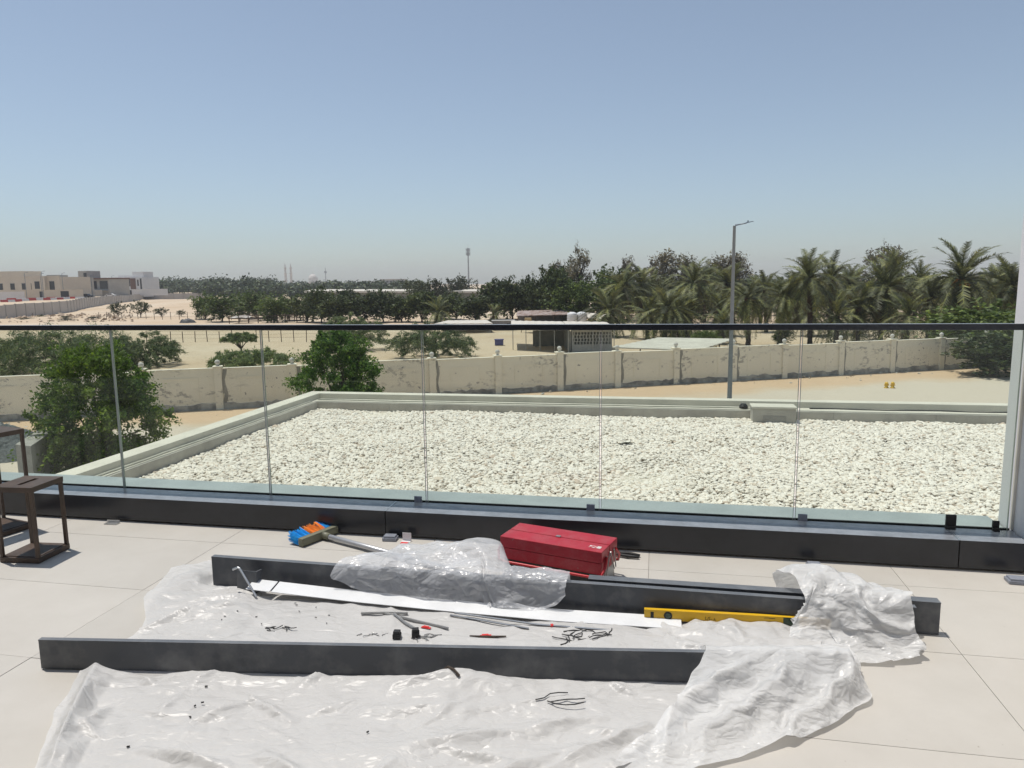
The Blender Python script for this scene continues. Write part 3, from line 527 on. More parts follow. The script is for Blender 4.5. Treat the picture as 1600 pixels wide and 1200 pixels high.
for k, (x, y, h, r) in enumerate(BIG):
    r *= 1.12; br = k in (5, 6, 7)
    plant_tree('large_tree', KM[k % 2] if br else KD[(k + 1) % 4], x, y, h, r * 1.1, .42, ('bright green' if br else 'very dark green') + ' tall round tree, ' + ORD[k] + ' from left in the clump behind the rusty shed', group='large trees behind the sheds')
CAS = [(7.76, 126.0, 9.35, 1.78), (11.46, 122.0, 12.14, 1.4), (10.5, 130.0, 9.29, 1.38), (20.51, 128.0, 10.11, 1.25), (27.2, 140.0, 10.13, 1.86), (28.84, 138.0, 11.84, 1.95), (32.57, 140.0, 10.79, 2.23), (36.04, 142.0, 9.58, 2.01), (40.17, 136.0, 11.14, 2.65), (44.08, 140.0, 9.91, 1.73), (60.72, 120.0, 11.6, 1.91), (64.93, 124.0, 11.32, 1.54)]
rk = ranks([a[0] / a[1] for a in CAS])
for k, (x, y, h, r) in enumerate(CAS): plant_tree('casuarina_tree', KC[k % 3], x, y, h * 1.10, r * 1.7, .2, 'thin brownish feathery tree above the palms, ' + ORD[rk[k]] + ' from the left', group='tall feathery trees on the skyline')
OLIVE = [(-23.76, 190.0, 7.46, 3.03), (-20.12, 195.0, 7.43, 2.76), (-16.24, 200.0, 7.91, 3.01), (-13.05, 205.0, 8.07, 3.27), (-2.7, 240.0, 6.71, 3.4), (-29.03, 210.0, 7.05, 2.6)]
rk = ranks([a[0] / a[1] for a in OLIVE])
for k, (x, y, h, r) in enumerate(OLIVE): plant_tree('olive_green_tree', KO[k % 2], x, y, h, r * 1.2, .45, 'olive green tree showing over the long pale roof, ' + ORD[rk[k]] + ' from the left', group='trees behind the long roof')
for k, (x, y, h, r) in enumerate([(-82.74, 153.0, 3.2, 1.9), (-78.78, 154.5, 3.38, 2.19), (-75.14, 156.0, 1.92, 1.52), (-71.69, 158.0, 1.39, 1.12)]):
    plant_tree('small_tree', KS[0], x, y, h, r, .5, 'small round shrub tree on the sand, ' + ORD[k] + ' from the left of four', group='four shrub trees before the sand mound')
# acacias with fine feathery twigs
def acacia(x, y, h, r, seed, label, low=.15, dens=1.0, mt='leafacacia'):
    rg = np.random.default_rng(seed); o = empty('acacia_tree', (x, y, float(ground_z(x, y))), 0); n = int(52 * max(1, r / 3) ** 1.3 * dens)
    pts = []; st_, di_, le_ = [], [], []; n = int(n * 2.6)
    lob = [rg.uniform(.72, 1.12) for _ in range(9)]
    for _ in range(n):
        a, q = rg.uniform(0, 6.28), rg.random() ** .55; k_ = a / 6.2832 * 9; rr_ = r * (lob[int(k_) % 9] * (1 - k_ % 1) + lob[(int(k_) + 1) % 9] * (k_ % 1)); zz = h * (low + (1 - low) * rg.uniform(.10, .88) * (1 - .45 * q ** 3))
        p_ = (math.cos(a) * q * rr_ * .84, math.sin(a) * q * rr_ * .84, zz); pts.append(p_); st_.append(p_); di_.append((math.cos(a) + rg.normal() * .5, math.sin(a) + rg.normal() * .5, rg.uniform(-.05, .75))); le_.append(r * rg.uniform(.12, .34))
    vs_, fs_ = [], []; sprays(vs_, fs_, st_, di_, le_, [int(95 * dens)] * n, .30, rg, .17, .15, .45)
    link('crown', cloud_mesh('crown', vs_, fs_, M[mt]), o)
    sel = [pts[i] for i in rg.choice(n, 12, replace=False)]; link('trunk', trunk_mesh('trunk', h, .10, sel, M['bark'], .16, rg), o); return tag(o, label, 'tree', 'acacia trees behind the boundary wall')
acacia(-35.4, 57, 3.75, 5.6, 1, 'wide dark green acacia thicket behind the wall at far left', .0, 1.15)
acacia(-30.6, 60, 3.0, 3.3, 2, 'spreading acacia at the right end of the left thicket', .02, 1.1)
acacia(-26.98, 72, 2.0, 2.0, 3, 'small umbrella-shaped acacia standing alone on the sand', .5, .8)
acacia(-20.08, 55.5, 1.75, 3.5, 4, 'low sprawling acacia just behind the wall below the umbrella acacia', .05, 1.0)
acacia(-15.98, 71.5, 3.6, 3.8, 5, 'round acacia behind the bright green leafy tree', .15, 1.0)
acacia(-6.82, 64, 3.1, 4.0, 6, 'fan-shaped feathery acacia behind the wall near the middle glass joint', .12, 1.0)
# two leafy trees in the lane
def leafy(x, y, h, r, seed, mt, label, leaf, n, low=.1):
    rg = np.random.default_rng(seed); o = empty('leafy_tree', (x, y, GZ), 0); pts = []; rads = []
    for _ in range(n):
        t_ = rg.uniform(low, 1.0) ** 1.15; a = rg.uniform(0, 6.28); env = r * (1 - .62 * max(0, (t_ - .42) / .58) ** 1.3) * (.75 + .25 * min(1, t_ / .3)); q = rg.random() ** .45
        pts.append((math.cos(a) * q * env, math.sin(a) * q * env, h * (.04 + .93 * t_))); rads.append(r * rg.uniform(.10, .24))
    for _ in range(12):                                    # stray shoots that break the outline
        a = rg.uniform(0, 6.28); t_ = rg.uniform(.35, 1.03); q = 1.05 * (1 - .55 * max(0, (t_ - .42) / .58)); pts.append((math.cos(a) * q * r, math.sin(a) * q * r, h * t_)); rads.append(r * .085)
    st_, di_, le_ = [], [], []
    for (px_, py_, pz_), q in zip(pts, rads):
        for _ in range(3):
            o_ = np.array([px_, py_, (pz_ - h * .40) * .8]); o_ = o_ / (np.linalg.norm(o_) + .2) + rg.normal(size=3) * .45; st_.append(np.array([px_, py_, pz_]) - o_ * q * .5); di_.append(o_ + np.array([0, 0, .15])); le_.append(q * rg.uniform(1.2, 3.0))
    vs_, fs_ = [], []; sprays(vs_, fs_, st_, di_, le_, [int(rg.uniform(45, 80)) for _ in st_], leaf, rg, .5, .17, .25)
    link('crown', cloud_mesh('crown', vs_, fs_, M[mt]), o); sel = [pts[i] for i in rg.choice(n, 16, replace=False)]
    link('trunk', trunk_mesh('trunk', h, .08, sel, M['bark'], .22, rg), o); return tag(o, label, 'tree', 'leafy trees in the lane')
leafy(-14.75, 25.5, 4.35, 2.02, 11, 'leafnear', 'large dark leafy tree left of the gravel roof', .135, 240, .0)
leafy(-8.1, 33.5, 4.15, 1.95, 12, 'leafbright', 'bright green leafy tree beyond the corner of the gravel roof', .15, 170, .0)
# bushes at the right end of the wall
plant_tree('large_bush', KM[0], 35.6, 54.5, 4.5, 3.9, .42, 'bright green spreading bush behind the right end of the wall', 'bush')
plant_tree('large_bush', KM[1], 41.0, 57, 4.2, 4.2, .42, 'green bush at the right edge below the palms', 'bush')
plant_tree('large_bush', KD[0], 32.0, 47.6, 3.0, 2.7, .42, 'dark overhanging tree in front of the right end of the wall', 'bush')
plant_tree('large_bush', KM[1], 27.02, 72, 1.7, .9, .42, 'small green shrub behind the wall under the palms', 'bush')
plant_tree('large_bush', KM[0], 18.72, 70, 1.9, 1.3, .42, 'rounded green shrub behind the flat canopy', 'bush')
for k, (x, y, h, r) in enumerate(((-92, 150, .7, 1.1), (-98, 147, .6, 1.6), (-84, 146, .5, 1.3), (-101, 156, .9, 1.0), (-88, 144, .4, 1.8))):
    plant_tree('scrub_bush', KS[0], x, y, h, r, .5, 'low dry scrub on the rubble strip, ' + ORD[k] + ' one planted there', 'scrub', 'scrub on the rubble strip')
# palms
def frond_mesh(seed, length, rise, drop, mt, nl=26):
    rg = np.random.default_rng(seed); mb = MB(); pts = []
    for i in range(9):
        t_ = i / 8; pts.append(Vector((length * t_ * (1 - .10 * t_ * drop), 0, rise * t_ * length - drop * t_ ** 2.1 * length)))
    for i in range(8):
        a, c = pts[i], pts[i + 1]; w0, w1 = .06 * (1 - i / 9), .06 * (1 - (i + 1) / 9); mb.add([a + Vector((0, w0, 0)), a - Vector((0, w0, 0)), c - Vector((0, w1, 0)), c + Vector((0, w1, 0))], [(0, 1, 2, 3)])
    for k in range(nl):
        t_ = .12 + .88 * (k + rg.random() * .5) / nl; f = t_ * 8; i = min(int(f), 7); p = pts[i].lerp(pts[i + 1], f - i); d = (pts[i + 1] - pts[i]).normalized()
        ll = .42 * (math.sin(math.pi * (.12 + .80 * t_)) ** .7) * length / 3 + .08
        for s in (-1, 1):
            dr = (d * .75 + Vector((0, s * .75, .30 - .25 * t_ + rg.uniform(-.25, .12)))).normalized(); q = p + dr * ll; sag = Vector((0, 0, -.10 * ll)); wd = d * .05
            mb.add([p - wd, p + wd, q + wd * .25 + sag, q - wd * .25 + sag], [(0, 1, 2, 3)])
    return mb.mesh('frond', mt)
FR = {'up': [frond_mesh(1 + k, 3, .5, .45, M['frond']) for k in range(3)], 'mid': [frond_mesh(10 + k, 3, .25, .75, M['frond']) for k in range(3)],
      'low': [frond_mesh(20 + k, 3, -.05, .85, M['frond']) for k in range(2)], 'dry': [frond_mesh(30 + k, 2.8, -.6, .6, M['fronddry'], 18) for k in range(2)]}
def palm_trunk(seed):
    mb = MB(); rg = np.random.default_rng(seed); pts = [(.15 * math.sin(i * .25), .1 * math.sin(i * .3 + 1), i * .05) for i in range(21)]
    mb.tube([(a * .3, b_ * .3, c_) for a, b_, c_ in pts], [.30 if i == 0 else .225 + .045 * (i % 2) + (.06 if i > 17 else 0) for i in range(21)], 10); return mb.mesh('trunk', M['palmbark'])
PT = [palm_trunk(k) for k in range(3)]
date_me = MB().tube([(0, 0, 0), (.35, 0, .05), (.6, 0, -.35), (.62, 0, -.8)], [.02, .03, .10, .02], 6).mesh('date_bunch', M['dates'])
def palm(x, y, h, r, k, label, group, dry=6, dates=False, nf=52):
    o = empty('date_palm', (x, y, float(ground_z(x, y)) - .05)); rg = random.Random(k * 13 + 5)
    o.rotation_euler = (rg.gauss(0, .045), rg.gauss(0, .045), rg.uniform(0, 6.28)); cz = max(.35, h - r * .62); t_ = link('trunk', PT[k % 3], o); t_.scale = (.95, .95, cz); t_.rotation_euler.z = k
    for i in range(nf):
        q = i / nf; kind = 'up' if q < .30 else 'mid' if q < .64 else 'low'
        m_ = rg.choice(FR[kind]); fo = link('frond', m_, o); s = r / 2.75 * rg.uniform(.82, 1.12); fo.scale = (s, s, s)
        pit = {'up': rg.uniform(-1.05, -.15), 'mid': rg.uniform(-.45, .15), 'low': rg.uniform(-.1, .75)}[kind]
        fo.rotation_euler = (rg.uniform(-.3, .3), pit, i * 2.39996 + rg.uniform(-.2, .2)); fo.location = (0, 0, cz - .12 + .25 * (1 - q))
    for i in range(dry):
        fo = link('frond', rg.choice(FR['dry']), o); s = r / 3.4 * rg.uniform(.6, 1); fo.scale = (s, s, s); fo.rotation_euler = (rg.uniform(-.3, .3), rg.uniform(.1, .5), rg.uniform(0, 6.28)); fo.location = (0, 0, cz - .25)
    if dates:
        for i in range(9):
            d = link('date_bunch', date_me, o); d.location = (0, 0, cz - .05); d.rotation_euler.z = i * .7; d.scale = (1.2,) * 3
    return tag(o, label, 'palm', group)
PALMS = [(11.47, 86.0, 5.1, 3.5), (15.51, 100.0, 7.78, 3.72), (15.42, 82.0, 4.24, 2.47), (16.78, 79.0, 5.54, 3.5), (21.72, 88.0, 8.21, 3.27), (29.89, 112.0, 8.92, 3.57), (24.5, 84.0, 4.66, 2.82), (30.83, 100.0, 7.49, 3.19), (23.12, 70.5, 6.28, 2.62), (31.71, 90.0, 6.8, 2.71), (26.39, 71.0, 6.48, 2.89), (42.29, 108.0, 7.17, 3.25), (29.21, 70.5, 8.39, 3.12), (37.09, 84.0, 8.43, 3.27), (44.71, 96.0, 7.67, 3.23), (35.55, 74.0, 5.34, 3.01), (38.06, 74.5, 7.89, 4.09), (55.0, 106.0, 9.72, 3.75), (51.04, 92.0, 7.83, 2.77), (43.8, 76.0, 6.01, 2.96), (44.11, 72.0, 8.85, 4.21), (64.43, 98.0, 6.42, 3.12), (48.64, 70.0, 7.52, 3.35), (37.21, 68.0, 4.43, 2.65), (31.08, 69.0, 4.37, 2.44), (35.76, 104.0, 6.13, 3.31), (21.5, 74.0, 3.4, 1.96), (39.23, 96.0, 8.16, 3.4)]
PALMS += [(47.83, 100.6, 6.74, 3.48), (22.68, 114.5, 6.03, 3.67), (29.99, 101.3, 7.99, 3.38), (53.28, 122.1, 7.28, 3.12), (76.2, 114.9, 7.05, 3.59), (22.9, 116.2, 7.52, 3.47), (18.31, 102.8, 7.73, 3.38), (78.94, 117.9, 7.43, 3.74), (66.34, 106.2, 6.89, 3.75), (26.77, 123.6, 6.27, 3.17), (52.35, 126.8, 7.25, 3.24), (42.32, 110.3, 6.7, 3.47), (77.36, 113.0, 7.36, 3.74), (90.25, 122.8, 7.34, 3.13), (88.48, 123.0, 7.81, 3.46), (33.24, 117.7, 7.66, 3.46), (19.63, 84.3, 4.4, 2.99), (49.27, 79.9, 3.77, 2.49), (50.66, 84.5, 4.42, 2.43), (20.44, 91.5, 4.21, 2.6), (69.13, 97.4, 3.91, 3.0), (20.36, 84.8, 4.04, 2.42), (33.94, 82.3, 4.05, 2.49), (51.41, 78.9, 3.64, 2.98), (38.74, 97.7, 3.84, 2.71), (46.98, 92.2, 3.98, 2.77)]
rk = ranks([a[0] / a[1] for a in PALMS])
for k, (x, y, h, r) in enumerate(PALMS):
    desc = 'tall' if h > 7.6 else 'low bushy' if h < 5 else 'medium'
    lab = desc + ' date palm, ' + ORD[rk[k]] + ' crown from the left in the palm grove'
    if k == 20: lab = 'tallest full date palm with orange date stalks near the right edge'
    palm(x, y, h, r, k, lab, 'date palms of the grove', (5 + k % 8) if h > 6 else 3, k == 20, 66 if r > 4 else 52)
palm(-11.65, 117, 3.6, 3.1, 41, 'squat wide palm without visible trunk before the tree row', 'low palms before the tree row', 2, False, 44)
palm(-2.92, 117, 2.6, 2.1, 42, 'small pale palm left of the grey block hut', 'low palms before the tree row', 1, False, 34)
# distant wood on the skyline
rg = np.random.default_rng(5); vs_, fs_ = [], []; cs, rr = [], []
for k in range(420):
    t_ = rg.random(); yy = rg.uniform(420 if t_ < .2 else 330, 640); xx = (-.492 + .37 * t_) * yy; hgt = rg.uniform(4.5, 10.5) * (1 + (yy - 330) / 1200) * (1 if t_ < .45 else .72); cs.append((xx, yy, GZ + hgt * .62)); rr.append(hgt * .55)
for k in range(330):
    yy = rg.uniform(122, 230); xx = rg.uniform(.14, .82) * yy; hgt = rg.uniform(5, 7.5); cs.append((xx, yy, GZ + hgt * .55)); rr.append(hgt * .5)
leaf_cloud(vs_, fs_, cs[:420], rr[:420], [200] * 420, 1.7, rg, .85, .6, 0, .3); leaf_cloud(vs_, fs_, cs[420:], rr[420:], [150] * (len(cs) - 420), 1.0, rg, .85, .6, 0, .5)
o = link('distant_trees', cloud_mesh('distant_trees', vs_, fs_, M['distleaf'])); tag(o, 'hazy green belt of distant trees along the horizon', 'distant trees', kind='stuff')

# ------------------------------------------------------------------ farm buildings beyond the wall
def corr_roof(name, c, mt, parent, th=.06, bays=0):      # four top corners, optionally corrugated along the first edge
    c = [Vector(q) for q in c]; mb = MB(); n = max(bays, 1); vv = []
    for i in range(n + 1):
        t_ = i / n; a = c[0].lerp(c[1], t_); d = c[3].lerp(c[2], t_); k = .035 if (i % 2 and bays) else 0
        vv += [a + Vector((0, 0, k)), d + Vector((0, 0, k)), a + Vector((0, 0, k - th)), d + Vector((0, 0, k - th))]
    ff = []
    for i in range(n):
        a, b_ = 4 * i, 4 * i + 4; ff += [(a, b_, b_ + 1, a + 1), (a + 2, a + 3, b_ + 3, b_ + 2), (a, a + 2, b_ + 2, b_), (a + 1, b_ + 1, b_ + 3, a + 3)]
    ff += [(0, 1, 3, 2), (4 * n, 4 * n + 2, 4 * n + 3, 4 * n + 1)]
    return mb.add(vv, ff).build(name, mt, parent)
o = empty('flat_canopy', (14, 52, GZ))                    # just behind the wall
def rel(o, p): return (p[0] - o.location.x, p[1] - o.location.y, p[2] - o.location.z)
corr_roof('roof_sheet', [rel(o, q) for q in ((6.9, 49.6, -2.98), (12.0, 58.6, -3.06), (17.4, 56.0, -3.04), (12.2, 46.9, -3.00))], M['roofdust'], o, .07, 18)
for q in ((7.3, 49.4), (12.0, 57.2), (16.0, 55.5), (11.7, 47.1), (9.5, 53.2)): MB().tube([rel(o, (*q, GZ)), rel(o, (*q, -3.12))], .05, 6).build('post', M['wood'], o)
tag(o, 'flat dusty white canopy roof just behind the boundary wall', 'canopy')
o = empty('livestock_shed', (4.6, 70, GZ))
corr_roof('roof_sheet', [rel(o, q) for q in ((.0, 70.0, -2.70), (5.3, 65.6, -2.74), (5.3, 75, -2.58), (.0, 78, -2.58))], M['roofdust'], o, .09, 16)
corr_roof('roof_sheet', [rel(o, q) for q in ((5.34, 65.4, -2.72), (9.6, 65.2, -2.76), (9.6, 73, -2.58), (5.34, 75, -2.56))], M['roofdust'], o, .09, 12)
for q in ((.15, 70.1), (1.4, 69.2), (2.7, 68.2), (4.0, 67.1), (5.2, 66.0), (7.4, 65.5), (9.3, 65.4)): MB().tube([rel(o, (*q, GZ)), rel(o, (*q, -2.80))], .04, 6).build('post', M['galv'], o)
MB().box(-2.4, .75, 4.0, 4.2, 0, 1.6).box(.75, .95, -3.2, 4.2, 0, 1.9).build('block_wall', M['block'], o)
MB().box(1.0, 4.7, -2.3, -2.15, 0, 2.1).build('added_backing_wall', M['block'], o)  # added backing that blocks daylight so the block openings look dark
bwl = MB().box(1.0, 4.7, -3.3, -3.1, 0, .75).box(1.0, 4.7, -3.3, -3.1, 1.95, 2.12).box(1.0, 1.12, -3.3, -3.1, .7501, 1.9499).box(4.58, 4.7, -3.3, -3.1, .7501, 1.9499)
M['breeze'] = mat('pale_breeze_block', (.46, .45, .43), (.38, .375, .36), 1.5, .9); bwl.build('block_wall', M['breeze'], o)
for r_ in range(4):
    lat = MB()
    for i in range(12):
        x0 = 1.12 + i * .2883 + (.06 if r_ % 2 else 0); z0 = .752 + r_ * .2995
        lat.box(x0, min(x0 + .10, 4.579), -3.28, -3.12, z0, z0 + .23)
    lat.box(1.121, 4.579, -3.285, -3.115, .982 + r_ * .2995, 1.049 + r_ * .2995 - .0002); lat.build('breeze_block_course', M['breeze'], o)
tag(o, 'open livestock shed with grey breeze-block wall behind the boundary wall', 'shed')
o = empty('block_hut', (-1.1, 100, GZ)); MB().box(-1.5, 1.5, -1, 1.4, 0, 1.25).build('wall', M['block'], o, bevel=.02); MB().box(.5, .95, -1.02, -1.003, .5, .95).build('window', M['window'], o); MB().box(-1.6, 1.6, -1.1, 1.5, 1.252, 1.34).build('roof', M['concpost'], o)
tag(o, 'small grey block hut with one dark window', 'hut')
o = empty('low_canopy', (-6, 98, GZ)); corr_roof('roof_sheet', [(-4.2, -3.0, 1.25), (3.6, -3.2, 1.22), (2.6, 4, 1.3), (-3, 4, 1.3)], M['roofdust'], o, .08, 14)
for q in ((-4, -2.8), (3.4, -3), (2.4, 3.8), (-2.8, 3.8)): MB().tube([(*q, 0), (*q, 1.2)], .05, 6).build('post', M['wood'], o)
tag(o, 'low pale sheet canopy left of the grey block hut', 'canopy')
o = empty('low_canopy', (3.6, 92, GZ)); corr_roof('roof_sheet', [(-2.6, 2, 1.25), (3.2, -4.2, .98), (5.0, -3, 1.0), (-.2, 4, 1.3)], M['roofdust'], o, .08, 14)
for q in ((-2.3, 1.9), (3.0, -4), (4.8, -2.9), (-.2, 3.7)): MB().tube([(*q, 0), (*q, .95)], .05, 6).build('post', M['wood'], o)
tag(o, 'pale sloping sheet canopy in front of the rusty shed', 'canopy')
o = empty('rusty_shed', (5, 110, GZ)); corr_roof('roof_sheet', [(-4.2, -2.2, 1.55), (4.4, -2.2, 1.7), (4.2, 3.5, 2.2), (-4, 3.5, 2.05)], M['rustroof'], o, .1, 20)
MB().box(-4, 4.2, 3.2, 3.4, 0, 2.0).build('back_wall', M['block'], o); MB().box(-4.1, 4.2, -2.0, -1.9, 0, .45).build('low_wall', M['wood'], o)
for x in (-4, -1.4, 1.3, 4.1): MB().tube([(x, -2.1, 0), (x, -2.1, 1.5)], .06, 6).build('post', M['wood'], o)
tag(o, 'dark open shed with rusty patched sheet roof', 'shed')
o = MB().box(2.0, 3.0, 107.0, 107.8, GZ, GZ + 1.25).build('feed_box', mat('tan_box', (.5, .38, .2), None, 2, .8), bevel=.05); tag(o, 'tan upright box at the left front of the rusty shed', 'box')
for k, x in enumerate((8.75, 10.15)):
    o = empty('water_tank', (x, 104 + k * .4, GZ)); MB().lathe([(0, 0), (.72, 0), (.72, 1.55), (.66, 1.66), (.3, 1.82), (0, 1.84)], (0, 0, .35), 18).build('tank_body', M['tank'], o, True)
    for z in (.7, 1.05, 1.4, 1.72): MB().lathe([(.70, 0), (.755, .02), (.755, .06), (.70, .08)], (0, 0, z), 18).build('rib', M['tank'], o, True)
    MB().box(-.8, .8, -.8, .8, 0, .348).build('plinth', M['block'], o); tag(o, ('left' if k == 0 else 'right') + ' one of two white ribbed water tanks beside the rusty shed', 'water tank', 'white water tanks')
o = empty('lean_to', (12.4, 106, GZ)); corr_roof('roof_sheet', [(-1.4, -2, 1.35), (2.4, -2.4, .95), (2.6, 1.5, 1.5), (-1.2, 1.8, 1.9)], M['roofdust'], o, .08, 10)
for q in ((-1.2, -1.8), (2.2, -2.2), (-1, 1.6), (2.4, 1.3)): MB().tube([(*q, 0), (*q, 1.0)], .05, 6).build('post', M['wood'], o)
tag(o, 'sagging pale lean-to roof right of the water tanks', 'lean-to')
o = empty('long_farm_shed', (0, 0, GZ)); corr_roof('roof_sheet', [(-60, 212, 4.75), (12, 187, 4.05), (13, 193, 4.5), (-59, 218, 5.2)], M['roofdust'], o, .5, 0)
MB().add([(-59.5, 213, 0), (11.5, 188.3, 0), (11.5, 188.3, 3.54), (-59.5, 213, 4.24), (-59.5, 217, 0), (11.5, 192, 0), (11.5, 192, 3.54), (-59.5, 217, 4.24)], [(0, 1, 2, 3), (5, 4, 7, 6), (1, 5, 6, 2), (4, 0, 3, 7)]).build('wall', M['block'], o)
tag(o, 'very long low shed with pale roof behind the tree row', 'shed')
rg = np.random.default_rng(77); mb = MB()
for _ in range(420):
    yy = rg.uniform(138, 168); xx = rg.uniform(-.735, -.52) * yy; s = rg.lognormal(math.log(.22), .5); c_ = Vector((xx, yy, float(ground_z(xx, yy)) + s * .2)); q = [c_ + Vector(rg.normal(size=3) * .35 + np.array(d_)) * s for d_ in ((1, 0, 0), (0, 1, 0), (-1, 0, 0), (0, -1, 0), (0, 0, .7), (0, 0, -.6))]
    mb.add(q, [(0, 1, 4), (1, 2, 4), (2, 3, 4), (3, 0, 4), (1, 0, 5), (2, 1, 5), (3, 2, 5), (0, 3, 5)])
tag(mb.build('rubble', mat('sandy_rubble', (.50, .40, .30), (.34, .26, .19), .6, .95)), 'strip of broken rubble below the grey concrete wall', 'rubble', kind='stuff')
mb = MB()
for _ in range(260):
    s_ = rg.uniform(-26, 34); p = bw(s_, rg.exponential(.5) + .25); s = rg.lognormal(math.log(.05), .5); c_ = Vector((p[0], p[1], GZ + s * .3)); q = [c_ + Vector(rg.normal(size=3) * .35 + np.array(d_)) * s for d_ in ((1, 0, 0), (0, 1, 0), (-1, 0, 0), (0, -1, 0), (0, 0, .7), (0, 0, -.6))]
    mb.add(q, [(0, 1, 4), (1, 2, 4), (2, 3, 4), (3, 0, 4), (1, 0, 5), (2, 1, 5), (3, 2, 5), (0, 3, 5)])
tag(mb.build('wall_rubble', mat('plaster_crumbs', (.55, .52, .47), (.4, .37, .33), 1, .95)), 'crumbled plaster along the foot of the boundary wall', 'rubble', kind='stuff')
# fences and corral
def fence(name, a, c, n, h, label, rails=(.5, .95), rr=.012, pr=.04, mt='wood'):
    o = empty(name, (a[0], a[1], GZ)); a, c = Vector(a), Vector(c); d = c - a
    for i in range(n):
        p = d * (i / (n - 1)); hh = h * rng.uniform(.9, 1.08); MB().tube([(p.x, p.y, -.1), (p.x + rng.uniform(-.06, .06), p.y, hh)], pr, 6).build('post', M[mt], o)
    for q in rails: MB().tube([tuple(d * (i / 6)) [:2] + (h * q + rng.uniform(-.03, .03),) for i in range(7)], rr, 5).build('wire' if rr < .03 else 'rail', M[mt], o)
    return tag(o, label, 'fence')
fence('wire_fence', (-43.5, 86.2), (-22.5, 84.5), 15, 1.35, 'thin wire fence with dark posts across the sand', (.35, .65, .95), .010, .045)
fence('wire_fence', (-86, 151.5), (-48, 138), 20, 1.5, 'sparse wire fence in front of the sand mound', (.4, .9), .012, .05)
fence('corral_fence', (-49.5, 127.4), (-35.5, 126), 9, 1.35, 'dark timber corral rails left of the tree row', (.25, .6, .95), .06, .08)
fence('corral_fence', (-49.0, 131.0), (-35.5, 130), 9, 1.35, 'rear timber corral rails under the left trees', (.25, .6, .95), .06, .08)
tx, ty = np.meshgrid(np.linspace(0, 3.4, 24), np.linspace(0, 2.4, 16), indexing='ij')
tz = 1.25 + .12 * fbm(tx * 1.5, ty * 1.5, 3, 4) - .25 * np.abs(tx / 3.4 - .5) - .5 * np.maximum(0, .4 - ty)
o = link('tarpaulin', np_mesh('tarpaulin', np.stack([tx - 49.2, ty + 127.2, tz + GZ], -1), grid_faces(24, 16), M['paledusty'])); o.modifiers.new('thick', 'SOLIDIFY').thickness = .03; tag(o, 'pale tarpaulin over the left end of the corral', 'tarpaulin')
hx, hy = np.meshgrid(np.linspace(-1.6, 1.6, 20), np.linspace(-.9, .9, 14), indexing='ij'); hz = .85 * np.maximum(0, 1 - (hx / 1.5) ** 2 - (hy / .85) ** 2) ** .6 * (1 + .3 * fbm(hx * 2, hy * 2, 3, 6))
o = link('tarp_heap', np_mesh('tarp_heap', np.stack([hx - 58.2, hy + 130.6, hz + GZ - .03], -1), grid_faces(20, 14), mat('dark_tarp', (.05, .052, .055), None, 2, .6))); tag(o, 'dark covered heap alone on the sand left of the corral', 'heap')
o = empty('crate', (-1.3, 76, GZ)); MB().box(-.45, .45, -.3, .3, 0, .55).build('body', mat('blue_plastic', (.12, .12, .3), None, 2, .6), o, bevel=.03); MB().box(-.5, .5, -.35, .35, .551, .62).build('rim', mat('blue_rim', (.16, .16, .36), None, 2, .6), o); tag(o, 'small blue plastic tub on the sand left of the livestock shed', 'tub')
# ------------------------------------------------------------------ far concrete wall with panels, road barriers, villas
o = empty('concrete_wall', (0, 0, 0)); pl = FW + [(-163, 386)]
def along(pl, step):
    out = []; carry = 0
    for a, c in zip(pl[:-1], pl[1:]):
        a, c = Vector(a), Vector(c); n = max(1, round((c - a).length / step)); out += [a.lerp(c, i / n) for i in range(n)]
    return out + [Vector(pl[-1])]
st = along(pl, 4.6)
cw = mat('grey_concrete_panel', (.47, .44, .41), (.41, .385, .36), .3, .9)
for k, (a, c) in enumerate(zip(st[:-1], st[1:])):
    d = c - a; r_ = math.atan2(d.y, d.x); z0 = float(ground_z((a.x + c.x) / 2 + 1.2, (a.y + c.y) / 2))
    p = MB().box(.09, d.length - .09, -.09, .09, -1.2, 3.0).build('wall_panel', cw, o); p.location = (a.x, a.y, z0); p.rotation_euler.z = r_
    q = MB().box(-.085, .085, -.16, .16, -1.2, 3.08).build('wall_post', M['concpost'], o); q.location = (a.x, a.y, z0); q.rotation_euler.z = r_
tag(o, 'long grey concrete panel wall running into the distance at left', 'wall')
bar_me = {k: MB().add([(-.95, -.28, 0), (.95, -.28, 0), (.95, .28, 0), (-.95, .28, 0), (-.95, -.22, .25), (.95, -.22, .25), (.95, .22, .25), (-.95, .22, .25), (-.95, -.09, .95), (.95, -.09, .95), (.95, .09, .95), (-.95, .09, .95)],
        [(0, 3, 2, 1), (0, 1, 5, 4), (1, 2, 6, 5), (2, 3, 7, 6), (3, 0, 4, 7), (4, 5, 9, 8), (5, 6, 10, 9), (6, 7, 11, 10), (7, 4, 8, 11), (8, 9, 10, 11)]).mesh('road_barrier', M[k]) for k in ('barred', 'barwhite')}
for row, (a, c, n) in enumerate((((-143, 199), (-141, 231), 12), ((-186, 243), (-146, 247), 14))):
    a, c = Vector(a), Vector(c)
    for i in range(n):
        p = a.lerp(c, i / (n - 1)); p.y += rng.uniform(-.4, .4); k = 'barred' if i % 2 == 0 else 'barwhite'; b_ = link('road_barrier', bar_me[k]); b_.scale = (1.5, 1, .75); b_.location = (p.x, p.y, float(ground_z(p.x, p.y))); b_.rotation_euler.z = math.atan2((c - a).y, (c - a).x)
        tag(b_, ('red' if k == 'barred' else 'white') + ' plastic road barrier, ' + ORD[i] + (' from the left in the nearer barrier row' if row == 0 else ' from the left in the farther barrier row'), 'road barrier', 'red and white road barriers')
